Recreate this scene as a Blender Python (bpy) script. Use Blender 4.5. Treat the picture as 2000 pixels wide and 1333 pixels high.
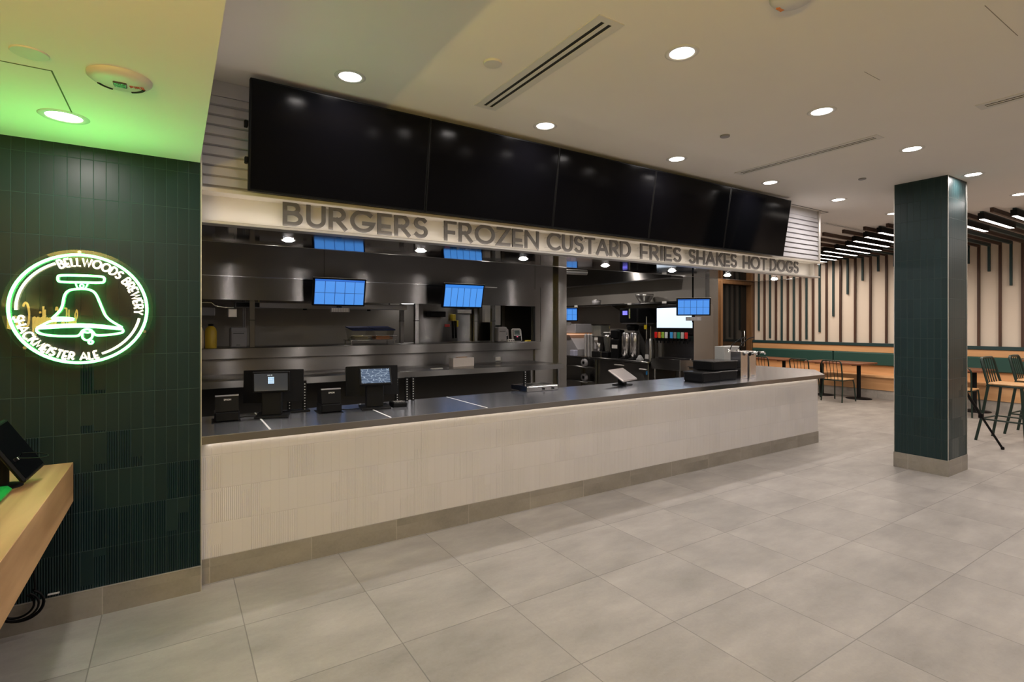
import bpy, math, random
from mathutils import Vector, Matrix
random.seed(7)
PI = math.pi
R = math.radians
SC = bpy.context.scene
for o in list(bpy.data.objects): bpy.data.objects.remove(o)
COL = SC.collection

# ------------------------------------------------------------------ camera, world, exposure
cam = bpy.data.cameras.new('camera'); cam.sensor_width = 36.0; cam.lens = 1027.62*36/2000
cam.shift_y = -33.5/2000; cam.clip_start = 0.02; cam.clip_end = 100
camo = bpy.data.objects.new('camera', cam); COL.objects.link(camo)
camo.location = (0, 0, 1.6); camo.rotation_euler = (R(90), 0, R(57.289-90)); SC.camera = camo
W = bpy.data.worlds.new('world'); SC.world = W; W.use_nodes = True
W.node_tree.nodes['Background'].inputs[0].default_value = (0.9, 0.85, 0.8, 1)
W.node_tree.nodes['Background'].inputs[1].default_value = 0.02
SC.view_settings.view_transform = 'Standard'; SC.view_settings.look = 'None'
SC.view_settings.gamma = 1.0; SC.view_settings.use_curve_mapping = False
SC.view_settings.exposure = 0.0
DL_POWER = 8.5           # every ceiling downlight
DL_COL = (1.0, 0.925, 0.88)

# ------------------------------------------------------------------ materials
def N(nt, t, **k):
    n = nt.nodes.new(t)
    for a, b in k.items():
        if a.startswith('i_'):
            key = a[2:].replace('_', ' ')
            n.inputs[int(key) if key.isdigit() else key].default_value = b
        else: setattr(n, a, b)
    return n
def base(name):
    m = bpy.data.materials.new(name); m.use_nodes = True
    nt = m.node_tree; return m, nt, nt.nodes['Principled BSDF']
def col4(c): return (c[0], c[1], c[2], 1)
MATS = {}
def mat(name, c, rough=.5, metal=0., spec=.5, em=None, es=0., noise=.06, scale=14, bump=0., coat=0., trans=0., aniso=0., alpha=1.):
    m, nt, p = base(name); L = nt.links.new
    tc = N(nt, 'ShaderNodeTexCoord'); nz = N(nt, 'ShaderNodeTexNoise', i_Scale=scale, i_Detail=4.0)
    L(tc.outputs['Object'], nz.inputs['Vector'])
    mr = N(nt, 'ShaderNodeMapRange'); mr.inputs[3].default_value = 1-noise; mr.inputs[4].default_value = 1+noise
    L(nz.outputs[0], mr.inputs[0])
    vm = N(nt, 'ShaderNodeVectorMath', operation='SCALE'); vm.inputs[0].default_value = c
    L(mr.outputs[0], vm.inputs['Scale']); L(vm.outputs[0], p.inputs['Base Color'])
    p.inputs['Roughness'].default_value = rough; p.inputs['Metallic'].default_value = metal
    p.inputs['Specular IOR Level'].default_value = spec; p.inputs['Coat Weight'].default_value = coat
    p.inputs['Transmission Weight'].default_value = trans; p.inputs['Alpha'].default_value = alpha
    if em: p.inputs['Emission Color'].default_value = col4(em); p.inputs['Emission Strength'].default_value = es
    if bump:
        b = N(nt, 'ShaderNodeBump', i_Strength=bump, i_Distance=.002); L(nz.outputs[0], b.inputs['Height']); L(b.outputs[0], p.inputs['Normal'])
    MATS[name] = m; return m
def emit(name, c, s, cam_c=None):
    m, nt, p = base(name)
    p.inputs['Base Color'].default_value = (.6, .6, .6, 1); p.inputs['Emission Color'].default_value = col4(c); p.inputs['Emission Strength'].default_value = s
    MATS[name] = m; return m

def steel(name, c=(.50, .47, .44), rough=.22, aniso=.85, wav=.25, rot=0.25, flat=False):
    """brushed stainless: anisotropic metal with faint long waviness"""
    m, nt, p = base(name); L = nt.links.new
    g = N(nt, 'ShaderNodeNewGeometry')
    mp = N(nt, 'ShaderNodeMapping'); mp.inputs['Scale'].default_value = (2.0, 2.0, 60.0) if not flat else (2, 60, 2)
    L(g.outputs['Position'], mp.inputs['Vector'])
    nz = N(nt, 'ShaderNodeTexNoise', i_Scale=1.0, i_Detail=3.0); L(mp.outputs[0], nz.inputs['Vector'])
    mr = N(nt, 'ShaderNodeMapRange'); mr.inputs[3].default_value = rough*.97; mr.inputs[4].default_value = rough*1.03
    L(nz.outputs[0], mr.inputs[0]); L(mr.outputs[0], p.inputs['Roughness'])
    p.inputs['Base Color'].default_value = col4(c); p.inputs['Metallic'].default_value = 1.0
    p.inputs['Anisotropic'].default_value = aniso; p.inputs['Anisotropic Rotation'].default_value = rot
    t = N(nt, 'ShaderNodeTangent', direction_type='RADIAL', axis='Z' if not flat else 'Y'); L(t.outputs[0], p.inputs['Tangent'])
    n2 = N(nt, 'ShaderNodeTexNoise', i_Scale=1.7, i_Detail=1.0); L(g.outputs['Position'], n2.inputs['Vector'])
    b = N(nt, 'ShaderNodeBump', i_Strength=wav, i_Distance=.02); L(n2.outputs[0], b.inputs['Height']); L(b.outputs[0], p.inputs['Normal'])
    MATS[name] = m; return m

def math_(nt, op, a, b=None, c=None):
    n = N(nt, 'ShaderNodeMath', operation=op)
    for i, v in enumerate((a, b, c)):
        if v is None: continue
        if isinstance(v, (int, float)): n.inputs[i].default_value = v
        else: nt.links.new(v, n.inputs[i])
    return n.outputs[0]

def kitkat(name, c, grout, rough, u0, v0, du, dv, gw, rib_bias, rib_gain, rib_amp=.003, spec=.5, vary=.12, jb=.0012, um=1.0):
    """stacked upright finger tiles; some tiles flat, some fluted"""
    m, nt, p = base(name); L = nt.links.new
    g = N(nt, 'ShaderNodeNewGeometry'); s = N(nt, 'ShaderNodeSeparateXYZ'); L(g.outputs['Position'], s.inputs[0])
    u = math_(nt, 'MULTIPLY', math_(nt, 'SUBTRACT', math_(nt, 'ADD', s.outputs[0], s.outputs[1]), u0), 1/du)
    v = math_(nt, 'MULTIPLY', math_(nt, 'SUBTRACT', s.outputs[2], v0), 1/dv)
    fu = math_(nt, 'FRACT', u); fv = math_(nt, 'FRACT', v)
    eu = math_(nt, 'MINIMUM', fu, math_(nt, 'SUBTRACT', 1, fu)); ev = math_(nt, 'MINIMUM', fv, math_(nt, 'SUBTRACT', 1, fv))
    eu = math_(nt, 'MULTIPLY', eu, du); ev = math_(nt, 'MULTIPLY', ev, dv)
    e = math_(nt, 'MINIMUM', math_(nt, 'MULTIPLY', eu, um), ev)
    tile = N(nt, 'ShaderNodeMapRange', interpolation_type='SMOOTHSTEP'); tile.inputs[1].default_value = gw*.5; tile.inputs[2].default_value = gw*1.4
    L(e, tile.inputs[0])
    cu = math_(nt, 'FLOOR', u); cv = math_(nt, 'FLOOR', v)
    cb = N(nt, 'ShaderNodeCombineXYZ'); L(cu, cb.inputs[0]); L(cv, cb.inputs[1])
    wn = N(nt, 'ShaderNodeTexWhiteNoise', noise_dimensions='3D'); L(cb.outputs[0], wn.inputs['Vector'])
    vs = N(nt, 'ShaderNodeVectorMath', operation='MULTIPLY'); vs.inputs[1].default_value = (.21, .75, 1); L(cb.outputs[0], vs.inputs[0])
    ln = N(nt, 'ShaderNodeTexNoise', i_Scale=1.0, i_Detail=0.0); L(vs.outputs[0], ln.inputs['Vector'])
    # more fluted tiles near the floor
    h = math_(nt, 'ADD', ln.outputs[0], math_(nt, 'MULTIPLY', math_(nt, 'SUBTRACT', rib_bias, s.outputs[2]), rib_gain))
    rib = math_(nt, 'GREATER_THAN', math_(nt, 'ADD', h, math_(nt, 'MULTIPLY', wn.outputs['Value'], .05)), .56)
    fl = math_(nt, 'ABSOLUTE', math_(nt, 'SINE', math_(nt, 'MULTIPLY', fu, PI*5)))
    ht = math_(nt, 'ADD', math_(nt, 'MULTIPLY', tile.outputs[0], jb), math_(nt, 'MULTIPLY', math_(nt, 'MULTIPLY', rib, math_(nt, 'SUBTRACT', fl, 1.0)), rib_amp))
    b = N(nt, 'ShaderNodeBump', i_Strength=1.0, i_Distance=1.0); L(ht, b.inputs['Height']); L(b.outputs[0], p.inputs['Normal'])
    br = math_(nt, 'ADD', 1-vary, math_(nt, 'MULTIPLY', wn.outputs['Value'], 2*vary))
    vm = N(nt, 'ShaderNodeVectorMath', operation='SCALE'); vm.inputs[0].default_value = c; L(br, vm.inputs['Scale'])
    mx = N(nt, 'ShaderNodeMix', data_type='RGBA'); L(tile.outputs[0], mx.inputs[0]); mx.inputs[6].default_value = col4(grout); L(vm.outputs[0], mx.inputs[7])
    L(mx.outputs[2], p.inputs['Base Color']); p.inputs['Specular IOR Level'].default_value = spec
    rr = math_(nt, 'ADD', rough, math_(nt, 'MULTIPLY', math_(nt, 'SUBTRACT', 1, tile.outputs[0]), .4)); L(rr, p.inputs['Roughness'])
    MATS[name] = m; return m

def stone(name, c, x0, y0, dx, dy, gw, axis='xy', rough=.42, seam=.55):
    """large porcelain tiles with cloudy mottling, fine pits and thin joints"""
    m, nt, p = base(name); L = nt.links.new
    g = N(nt, 'ShaderNodeNewGeometry'); s = N(nt, 'ShaderNodeSeparateXYZ'); L(g.outputs['Position'], s.inputs[0])
    if axis == 'xy': U, V = s.outputs[0], s.outputs[1]
    else: U, V = math_(nt, 'ADD', s.outputs[0], s.outputs[1]), math_(nt, 'ADD', s.outputs[2], 50)
    u = math_(nt, 'MULTIPLY', math_(nt, 'SUBTRACT', U, x0), 1/dx); v = math_(nt, 'MULTIPLY', math_(nt, 'SUBTRACT', V, y0), 1/dy)
    fu = math_(nt, 'FRACT', u); fv = math_(nt, 'FRACT', v)
    eu = math_(nt, 'MULTIPLY', math_(nt, 'MINIMUM', fu, math_(nt, 'SUBTRACT', 1, fu)), dx)
    ev = math_(nt, 'MULTIPLY', math_(nt, 'MINIMUM', fv, math_(nt, 'SUBTRACT', 1, fv)), dy)
    e = math_(nt, 'MINIMUM', eu, ev) if axis == 'xy' else eu
    mk = N(nt, 'ShaderNodeMapRange'); mk.inputs[1].default_value = gw*.4; mk.inputs[2].default_value = gw; L(e, mk.inputs[0])
    cb = N(nt, 'ShaderNodeCombineXYZ'); L(math_(nt, 'FLOOR', u), cb.inputs[0]); L(math_(nt, 'FLOOR', v), cb.inputs[1])
    wn = N(nt, 'ShaderNodeTexWhiteNoise', noise_dimensions='3D'); L(cb.outputs[0], wn.inputs['Vector'])
    off = N(nt, 'ShaderNodeVectorMath', operation='MULTIPLY_ADD'); off.inputs[1].default_value = (7, 9, 3); L(wn.outputs['Color'], off.inputs[0]); L(g.outputs['Position'], off.inputs[2])
    mp = N(nt, 'ShaderNodeMapping'); mp.inputs['Scale'].default_value = (1.0, 2.2, 1.5); L(off.outputs[0], mp.inputs['Vector'])
    n1 = N(nt, 'ShaderNodeTexNoise', i_Scale=1.6, i_Detail=7.0, i_Roughness=.62); L(mp.outputs[0], n1.inputs['Vector'])
    n2 = N(nt, 'ShaderNodeTexNoise', i_Scale=60.0, i_Detail=3.0); L(off.outputs[0], n2.inputs['Vector'])
    n3 = N(nt, 'ShaderNodeTexNoise', i_Scale=170.0, i_Detail=1.0); L(off.outputs[0], n3.inputs['Vector'])
    f = math_(nt, 'ADD', math_(nt, 'MULTIPLY', math_(nt, 'SUBTRACT', n1.outputs[0], .5), 1.15), math_(nt, 'MULTIPLY', math_(nt, 'SUBTRACT', n2.outputs[0], .5), .22))
    pit = N(nt, 'ShaderNodeMapRange'); pit.inputs[1].default_value = .70; pit.inputs[2].default_value = .74; L(n3.outputs[0], pit.inputs[0])
    f = math_(nt, 'ADD', f, math_(nt, 'MULTIPLY', pit.outputs[0], -.13))
    f = math_(nt, 'ADD', math_(nt, 'ADD', f, math_(nt, 'MULTIPLY', wn.outputs['Value'], .07)), .965)
    f = math_(nt, 'MULTIPLY', f, math_(nt, 'ADD', seam, math_(nt, 'MULTIPLY', mk.outputs[0], 1-seam)))
    vm = N(nt, 'ShaderNodeVectorMath', operation='SCALE'); vm.inputs[0].default_value = c; L(f, vm.inputs['Scale']); L(vm.outputs[0], p.inputs['Base Color'])
    rr = math_(nt, 'ADD', rough, math_(nt, 'MULTIPLY', n2.outputs[0], .15)); L(rr, p.inputs['Roughness'])
    b = N(nt, 'ShaderNodeBump', i_Strength=.25, i_Distance=.001); L(mk.outputs[0], b.inputs['Height']); L(b.outputs[0], p.inputs['Normal'])
    MATS[name] = m; return m

def wood(name, c1, c2, grain='Y', rough=.42, scale=1.0, boards=0.0):
    m, nt, p = base(name); L = nt.links.new
    tc = N(nt, 'ShaderNodeNewGeometry'); mp = N(nt, 'ShaderNodeMapping')
    sc = {'X': (1.2, 14, 14), 'Y': (14, 1.2, 14), 'Z': (14, 14, 1.2)}[grain]; mp.inputs['Scale'].default_value = [k*scale for k in sc]
    L(tc.outputs['Position'], mp.inputs['Vector'])
    n1 = N(nt, 'ShaderNodeTexNoise', i_Scale=1.0, i_Detail=6.0, i_Distortion=.8); L(mp.outputs[0], n1.inputs['Vector'])
    cr = N(nt, 'ShaderNodeValToRGB'); cr.color_ramp.elements[0].position = .3; cr.color_ramp.elements[1].position = .72
    cr.color_ramp.elements[0].color = col4(c1); cr.color_ramp.elements[1].color = col4(c2)
    L(n1.outputs[0], cr.inputs[0]); L(cr.outputs[0], p.inputs['Base Color']); p.inputs['Roughness'].default_value = rough
    b = N(nt, 'ShaderNodeBump', i_Strength=.15, i_Distance=.001); L(n1.outputs[0], b.inputs['Height']); L(b.outputs[0], p.inputs['Normal'])
    MATS[name] = m; return m

def screen_mat(name, cell, line, nx, ny, strength, band=None, head=.0):
    """lit screen drawn as a grid of cells (generated coords: x across, z up)"""
    m, nt, p = base(name); L = nt.links.new
    tc = N(nt, 'ShaderNodeTexCoord'); s = N(nt, 'ShaderNodeSeparateXYZ'); L(tc.outputs['Generated'], s.inputs[0])
    x, z = s.outputs[0], s.outputs[2]
    z2 = math_(nt, 'MULTIPLY', z, 1/(1-head) if head < 1 else 1)
    fx = math_(nt, 'FRACT', math_(nt, 'MULTIPLY', x, nx)); fz = math_(nt, 'FRACT', math_(nt, 'MULTIPLY', z2, ny))
    ex = math_(nt, 'MULTIPLY', math_(nt, 'MINIMUM', fx, math_(nt, 'SUBTRACT', 1, fx)), 1/nx)
    ez = math_(nt, 'MULTIPLY', math_(nt, 'MINIMUM', fz, math_(nt, 'SUBTRACT', 1, fz)), .6/ny)
    k = math_(nt, 'GREATER_THAN', math_(nt, 'MINIMUM', ex, ez), .0055)
    mx = N(nt, 'ShaderNodeMix', data_type='RGBA'); L(k, mx.inputs[0]); mx.inputs[6].default_value = col4(line); mx.inputs[7].default_value = col4(cell)
    hd = math_(nt, 'GREATER_THAN', z, 1-head)
    m2 = N(nt, 'ShaderNodeMix', data_type='RGBA'); L(hd, m2.inputs[0]); L(mx.outputs[2], m2.inputs[6]); m2.inputs[7].default_value = col4(band or cell)
    p.inputs['Base Color'].default_value = (.01, .01, .01, 1); p.inputs['Roughness'].default_value = .25
    L(m2.outputs[2], p.inputs['Emission Color']); p.inputs['Emission Strength'].default_value = strength
    MATS[name] = m; return m

def clear(name, tint=(1, 1, 1), ior=1.45, rough=.02, opac=0.0, oc=(1, 1, 1)):
    m = bpy.data.materials.new(name); m.use_nodes = True; nt = m.node_tree; nt.nodes.clear(); L = nt.links.new
    o = N(nt, 'ShaderNodeOutputMaterial'); t = N(nt, 'ShaderNodeBsdfTransparent'); t.inputs[0].default_value = col4(tint)
    g = N(nt, 'ShaderNodeBsdfGlossy', i_Roughness=rough); f = N(nt, 'ShaderNodeFresnel', i_IOR=ior)
    x = N(nt, 'ShaderNodeMixShader'); L(f.outputs[0], x.inputs[0]); L(t.outputs[0], x.inputs[1]); L(g.outputs[0], x.inputs[2])
    if opac:
        d = N(nt, 'ShaderNodeBsdfDiffuse'); d.inputs[0].default_value = col4(oc); y = N(nt, 'ShaderNodeMixShader'); y.inputs[0].default_value = opac
        L(x.outputs[0], y.inputs[1]); L(d.outputs[0], y.inputs[2]); L(y.outputs[0], o.inputs[0])
    else: L(x.outputs[0], o.inputs[0])
    MATS[name] = m; return m

paint = mat('ceiling_paint', (.76, .72, .68), .85, noise=.02, scale=3)
soffit_paint = mat('soffit_paint', (.80, .79, .72), .8, noise=.02, scale=3)
wall_paint = mat('wall_paint', (.45, .43, .40), .8, noise=.03)
cream = mat('cream_panel', (.70, .61, .52), .7, noise=.03, scale=2)
floor_m = stone('floor_tile', (.265, .245, .228), .3145, .089, .648, .6055, .0035)
base_m = stone('base_tile', (.25, .225, .195), 4.52, 0, .60, .3, .004, axis='w', rough=.45, seam=1.35)
green_tile = kitkat('green_tile', (.0034, .0165, .0185), (.030, .055, .052), .40, 3.657+.018, .152, .0555, .213, .0014, .75, .30, .0035, spec=.30)
pillar_tile = kitkat('pillar_tile', (.009, .026, .029), (.036, .052, .05), .36, 8.971, .166, .0610, .213, .0016, .6, .25, .0025, spec=.35)
white_tile = kitkat('white_tile', (.585, .555, .55), (.53, .50, .49), .40, 3.742+.14, .152, .0555, .2115, .0016, .45, .25, .0014, vary=.012, jb=.0006, um=2.2)
steel_m = steel('brushed_steel', (.25, .243, .236), .25, aniso=1.0)
lip_steel = steel('lip_steel', (.27, .25, .235), .25, aniso=.9)
steel_dark = steel('dark_steel', (.26, .25, .24), .30, aniso=.9)
wall_steel = mat('wall_steel', (.26, .24, .22), .40, metal=.35, noise=.05, scale=2)
steel_top = steel('worktop_steel', (.60, .62, .68), .24, aniso=.6, wav=.08, flat=True)
steel_ceil = steel('polished_steel', (.30, .27, .25), .06, aniso=0, wav=.10)
steel_tap = mat('tap_steel', (.74, .71, .70), .26, metal=1.0, noise=.03)
chrome = mat('chrome', (.75, .75, .75), .12, metal=1)
alu = mat('aluminium', (.62, .60, .57), .4, metal=.9)
louver_m = mat('louver_white', (.52, .51, .54), .45, noise=.03)
face_m = mat('sign_face', (.60, .56, .51), .55, noise=.04, scale=2)
letter_m = mat('sign_letter', (.125, .115, .108), .42, metal=.3, noise=.08, scale=4)
black = mat('black_plastic', (.006, .006, .0066), .45, spec=.10)
black_m = mat('black_metal', (.008, .008, .0085), .5, spec=.12)
tvscreen = mat('dark_screen', (.002, .002, .003), .10, spec=.12, noise=0)
grey_pl = mat('grey_plastic', (.26, .25, .26), .5)
white_pl = mat('white_plastic', (.62, .60, .58), .45)
green_metal = mat('green_metal', (.007, .022, .016), .35, metal=.1)
green_fab = mat('green_upholstery', (.012, .060, .050), .6, bump=.2, scale=60)
dark_green = mat('dark_green_board', (.012, .040, .045), .5)
brown_slat = wood('brown_slat', (.040, .016, .010), (.085, .038, .022), 'Z', .5)
brown_baffle = wood('brown_baffle', (.035, .016, .010), (.075, .035, .020), 'X', .5)
oak = wood('oak', (.34, .19, .085), (.56, .34, .17), 'Y', .45, .6)
oak_seat = wood('oak_seat', (.42, .23, .10), (.62, .37, .18), 'X', .4, .8)
oak_bench = wood('bench_oak', (.52, .27, .12), (.72, .42, .21), 'Y', .45, .5)
table_wood = wood('table_wood', (.13, .045, .022), (.26, .105, .055), 'Y', .35)
door_wood = wood('door_wood', (.11, .055, .022), (.19, .10, .045), 'Z', .45)
dark_glass = mat('dark_glass', (.008, .009, .009), .08)
lens_m = emit('lamp_lens', (1.0, .93, .86), 14)
small_lens = emit('small_lens', (1.0, .93, .88), 8)
bar_lens = emit('bar_lens', (1.0, .88, .78), 9)
green_neon = emit('green_neon', (.08, 1.0, .16), 14)
white_neon = emit('white_neon', (1.0, .80, .55), 4.2)
yellow_neon = emit('yellow_neon', (1.0, .66, .12), 9)
blue_cells = screen_mat('blue_cells', (.075, .29, .80), (.01, .05, .22), 5, 2, 1.02, band=(.02, .14, .60), head=.07)
blue_cols = screen_mat('blue_columns', (.075, .31, .84), (.01, .05, .22), 6, 1, 1.02, band=(.03, .22, .75), head=.13)
white_screen = emit('white_screen', (.62, .80, 1.0), 1.0)
acrylic = clear('acrylic', ior=1.5, rough=.0)
tub_clear = clear('clear_tub', (.85, .85, .82), opac=.12, oc=(.6, .6, .55))
yellow_pl = mat('yellow_liquid', (.62, .42, .03), .4)
cream_pl = mat('milky_plastic', (.62, .52, .36), .4)
blue_lid = mat('blue_lid', (.012, .022, .10), .4)
orange = mat('orange_food', (.7, .22, .04), .5)
red = mat('red_plate', (.55, .02, .02), .4)
yellow = mat('yellow_plastic', (.65, .5, .02), .4)
foil = mat('foil', (.75, .74, .72), .28, metal=1, bump=1.0, scale=40)
kiosk_green = mat('green_plastic', (.01, .30, .05), .35)
dark_in = mat('dark_slot', (.01, .01, .01), .8)

# ------------------------------------------------------------------ mesh builder
class MB:
    def __init__(s): s.v = []; s.f = []; s.sm = []
    def add(s, vs, fs, smooth=False):
        n = len(s.v); s.v += [tuple(v) for v in vs]; s.f += [tuple(i+n for i in f) for f in fs]; s.sm += [smooth]*len(fs); return s
    def box(s, x0, x1, y0, y1, z0, z1, M=None):
        vs = [(x, y, z) for x in (x0, x1) for y in (y0, y1) for z in (z0, z1)]
        if M: vs = [M @ Vector(v) for v in vs]
        return s.add(vs, [(0,1,3,2),(4,6,7,5),(0,4,5,1),(2,3,7,6),(0,2,6,4),(1,5,7,3)])
    def bbox(s, x0, x1, y0, y1, z0, z1, b=.004, M=None):
        """box with chamfered edges"""
        b = min(b, (x1-x0)*.45, (y1-y0)*.45, (z1-z0)*.45)
        cx, cy, cz = (x0+x1)/2, (y0+y1)/2, (z0+z1)/2; hx, hy, hz = (x1-x0)/2, (y1-y0)/2, (z1-z0)/2
        vs = []; idx = {}
        for sx in (-1, 1):
            for sy in (-1, 1):
                for sz in (-1, 1):
                    for a in range(3):
                        q = [hx-b, hy-b, hz-b]; q[a] += b
                        idx[(sx, sy, sz, a)] = len(vs); vs.append((cx+sx*q[0], cy+sy*q[1], cz+sz*q[2]))
        fs = []
        for a in range(3):
            o1, o2 = [k for k in range(3) if k != a]
            for sg in (-1, 1):
                ring = []
                for (p, q) in ((-1,-1),(1,-1),(1,1),(-1,1)):
                    k = [0,0,0]; k[a] = sg; k[o1] = p; k[o2] = q; ring.append(idx[(*k, a)])
                fs.append(ring if (sg == 1) == (a != 1) else ring[::-1])
        for a in range(3):
            o1, o2 = [k for k in range(3) if k != a]
            for p in (-1, 1):
                for q in (-1, 1):
                    k0 = [0,0,0]; k1 = [0,0,0]
                    k0[a] = -1; k1[a] = 1; k0[o1] = k1[o1] = p; k0[o2] = k1[o2] = q
                    fs.append([idx[(*k0, o1)], idx[(*k1, o1)], idx[(*k1, o2)], idx[(*k0, o2)]])
        for sx in (-1, 1):
            for sy in (-1, 1):
                for sz in (-1, 1): fs.append([idx[(sx, sy, sz, a)] for a in range(3)])
        if M: vs = [M @ Vector(v) for v in vs]
        return s.add(vs, fs)
    def cyl(s, p0, p1, r0, r1=None, n=16, cap=True):
        p0 = Vector(p0); p1 = Vector(p1); r1 = r0 if r1 is None else r1
        d = (p1-p0).normalized(); a = Vector((0,0,1)) if abs(d.z) < .9 else Vector((1,0,0)); u = d.cross(a).normalized(); w = d.cross(u)
        vs = []
        for p, r in ((p0, r0), (p1, r1)):
            for i in range(n): t = 2*PI*i/n; vs.append(p+u*math.cos(t)*r+w*math.sin(t)*r)
        s.add(vs, [(i, (i+1)%n, n+(i+1)%n, n+i) for i in range(n)], True)
        if cap: s.add(vs, [tuple(range(n))[::-1], tuple(range(n, 2*n))])
        return s
    def tube(s, pts, r, n=8, closed=False, cap=True):
        P = [Vector(p) for p in pts]; m = len(P); vs = []; up = None
        for i in range(m):
            if closed: t = (P[(i+1)%m]-P[i-1])
            else: t = P[min(i+1, m-1)]-P[max(i-1, 0)]
            t.normalize()
            if up is None:
                a = Vector((0,0,1)) if abs(t.z) < .9 else Vector((0,1,0)); up = (a-t*a.dot(t)).normalized()
            else:
                up = up-t*up.dot(t)
                if up.length < 1e-4: up = t.orthogonal()
                up.normalize()
            w = t.cross(up)
            for k in range(n): q = 2*PI*k/n; vs.append(P[i]+up*math.cos(q)*r+w*math.sin(q)*r)
        fs = []; L = m if closed else m-1
        for i in range(L):
            j = (i+1)%m
            for k in range(n): fs.append((i*n+k, i*n+(k+1)%n, j*n+(k+1)%n, j*n+k))
        s.add(vs, fs, True)
        if cap and not closed: s.add(vs, [tuple(range(n))[::-1], tuple(range((m-1)*n, m*n))])
        return s
    def lathe(s, c, prof, n=24, axis='z'):
        """profile of (radius, height) turned about a vertical (or y / x) axis through c"""
        vs = []
        for (r, h) in prof:
            for i in range(n):
                t = 2*PI*i/n; a, b = r*math.cos(t), r*math.sin(t)
                q = {'z': (a, b, h), 'y': (a, h, b), 'x': (h, a, b)}[axis]; vs.append((c[0]+q[0], c[1]+q[1], c[2]+q[2]))
        m = len(prof)
        s.add(vs, [(i*n+k, i*n+(k+1)%n, (i+1)*n+(k+1)%n, (i+1)*n+k) for i in range(m-1) for k in range(n)], True)
        if prof[0][0] > 1e-5: s.add(vs[:n], [tuple(range(n))[::-1]])
        if prof[-1][0] > 1e-5: s.add(vs[-n:], [tuple(range(n))])
        return s
    def prism(s, poly, z0, z1, axis='z'):
        """polygon extruded; axis z: (x,y) poly, axis y: (x,z) poly, axis x: (y,z) poly"""
        def q(p, h): return {'z': (p[0], p[1], h), 'y': (p[0], h, p[1]), 'x': (h, p[0], p[1])}[axis]
        n = len(poly); vs = [q(p, z0) for p in poly]+[q(p, z1) for p in poly]
        return s.add(vs, [tuple(range(n))[::-1], tuple(range(n, 2*n))]+[(i, (i+1)%n, n+(i+1)%n, n+i) for i in range(n)])
    def xf(s, M):
        s.v = [tuple(M @ Vector(v)) for v in s.v]; return s

def build(name, mb, m, parent=None, loc=None, world=True):
    me = bpy.data.meshes.new(name); off = Vector((0,0,0))
    if parent is not None and world:
        off = parent.matrix_world_loc if False else wloc(parent)
    elif loc is not None: off = Vector(loc)
    me.from_pydata([Vector(v)-off for v in mb.v] if (world or loc is not None) else mb.v, [], mb.f)
    me.polygons.foreach_set('use_smooth', mb.sm)
    import bmesh
    bm = bmesh.new(); bm.from_mesh(me); bmesh.ops.recalc_face_normals(bm, faces=bm.faces); bm.to_mesh(me); bm.free()
    me.materials.append(m if not isinstance(m, str) else MATS[m]); me.update()
    o = bpy.data.objects.new(name, me); COL.objects.link(o)
    if parent is not None: o.parent = parent
    elif loc is not None: o.location = loc
    return o
def wloc(o):
    v = Vector(o.location)
    while o.parent: o = o.parent; v += Vector(o.location)
    return v
def tag(o, label=None, cat=None, group=None, kind=None):
    if label: o['label'] = label
    if cat: o['category'] = cat
    if group: o['group'] = group
    if kind: o['kind'] = kind
    return o
def thing(name, label, cat, loc=(0,0,0), rz=0, group=None):
    o = bpy.data.objects.new(name, None); COL.objects.link(o); o.empty_display_size = .05
    o.location = loc; o.rotation_euler = (0, 0, rz); return tag(o, label, cat, group)
def solo(name, mb, m, label, cat, loc, group=None):
    return tag(build(name, mb, m, None, loc), label, cat, group)
def struct(name, mb, m, label=None, cat=None):
    o = build(name, mb, m); o['kind'] = 'structure'
    if label: o['label'] = label
    if cat: o['category'] = cat
    return o
def part(name, mb, m, parent, world=False, label=None):
    o = build(name, mb, m, parent, world=world)
    if label: o['label'] = label
    return o
def dup(root, loc, rz=0, label=None, group=None):
    r = root.copy(); COL.objects.link(r); r.location = loc; r.rotation_euler = (0, 0, rz)
    if label: r['label'] = label
    if group: r['group'] = group
    for ch in list(root.children):
        c = ch.copy(); COL.objects.link(c); c.parent = r
        for g in list(ch.children):
            d = g.copy(); COL.objects.link(d); d.parent = c
    return r
ORD = ['first','second','third','fourth','fifth','sixth','seventh','eighth','ninth','tenth','eleventh','twelfth','thirteenth','fourteenth','fifteenth','sixteenth','seventeenth','eighteenth','nineteenth','twentieth','twenty-first','twenty-second','twenty-third','twenty-fourth','twenty-fifth','twenty-sixth','twenty-seventh','twenty-eighth','twenty-ninth','thirtieth']

def area(name, parent, loc, size, power, colr, rot=(0,0,0), shape='RECTANGLE', size_y=None, spread=180):
    l = bpy.data.lights.new(name, 'AREA'); l.shape = shape; l.size = size
    if size_y: l.size_y = size_y
    l.energy = power; l.color = colr; l.spread = R(spread)
    o = bpy.data.objects.new(name, l); COL.objects.link(o); o.location = loc; o.rotation_euler = rot
    if parent: o.parent = parent
    return o

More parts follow.
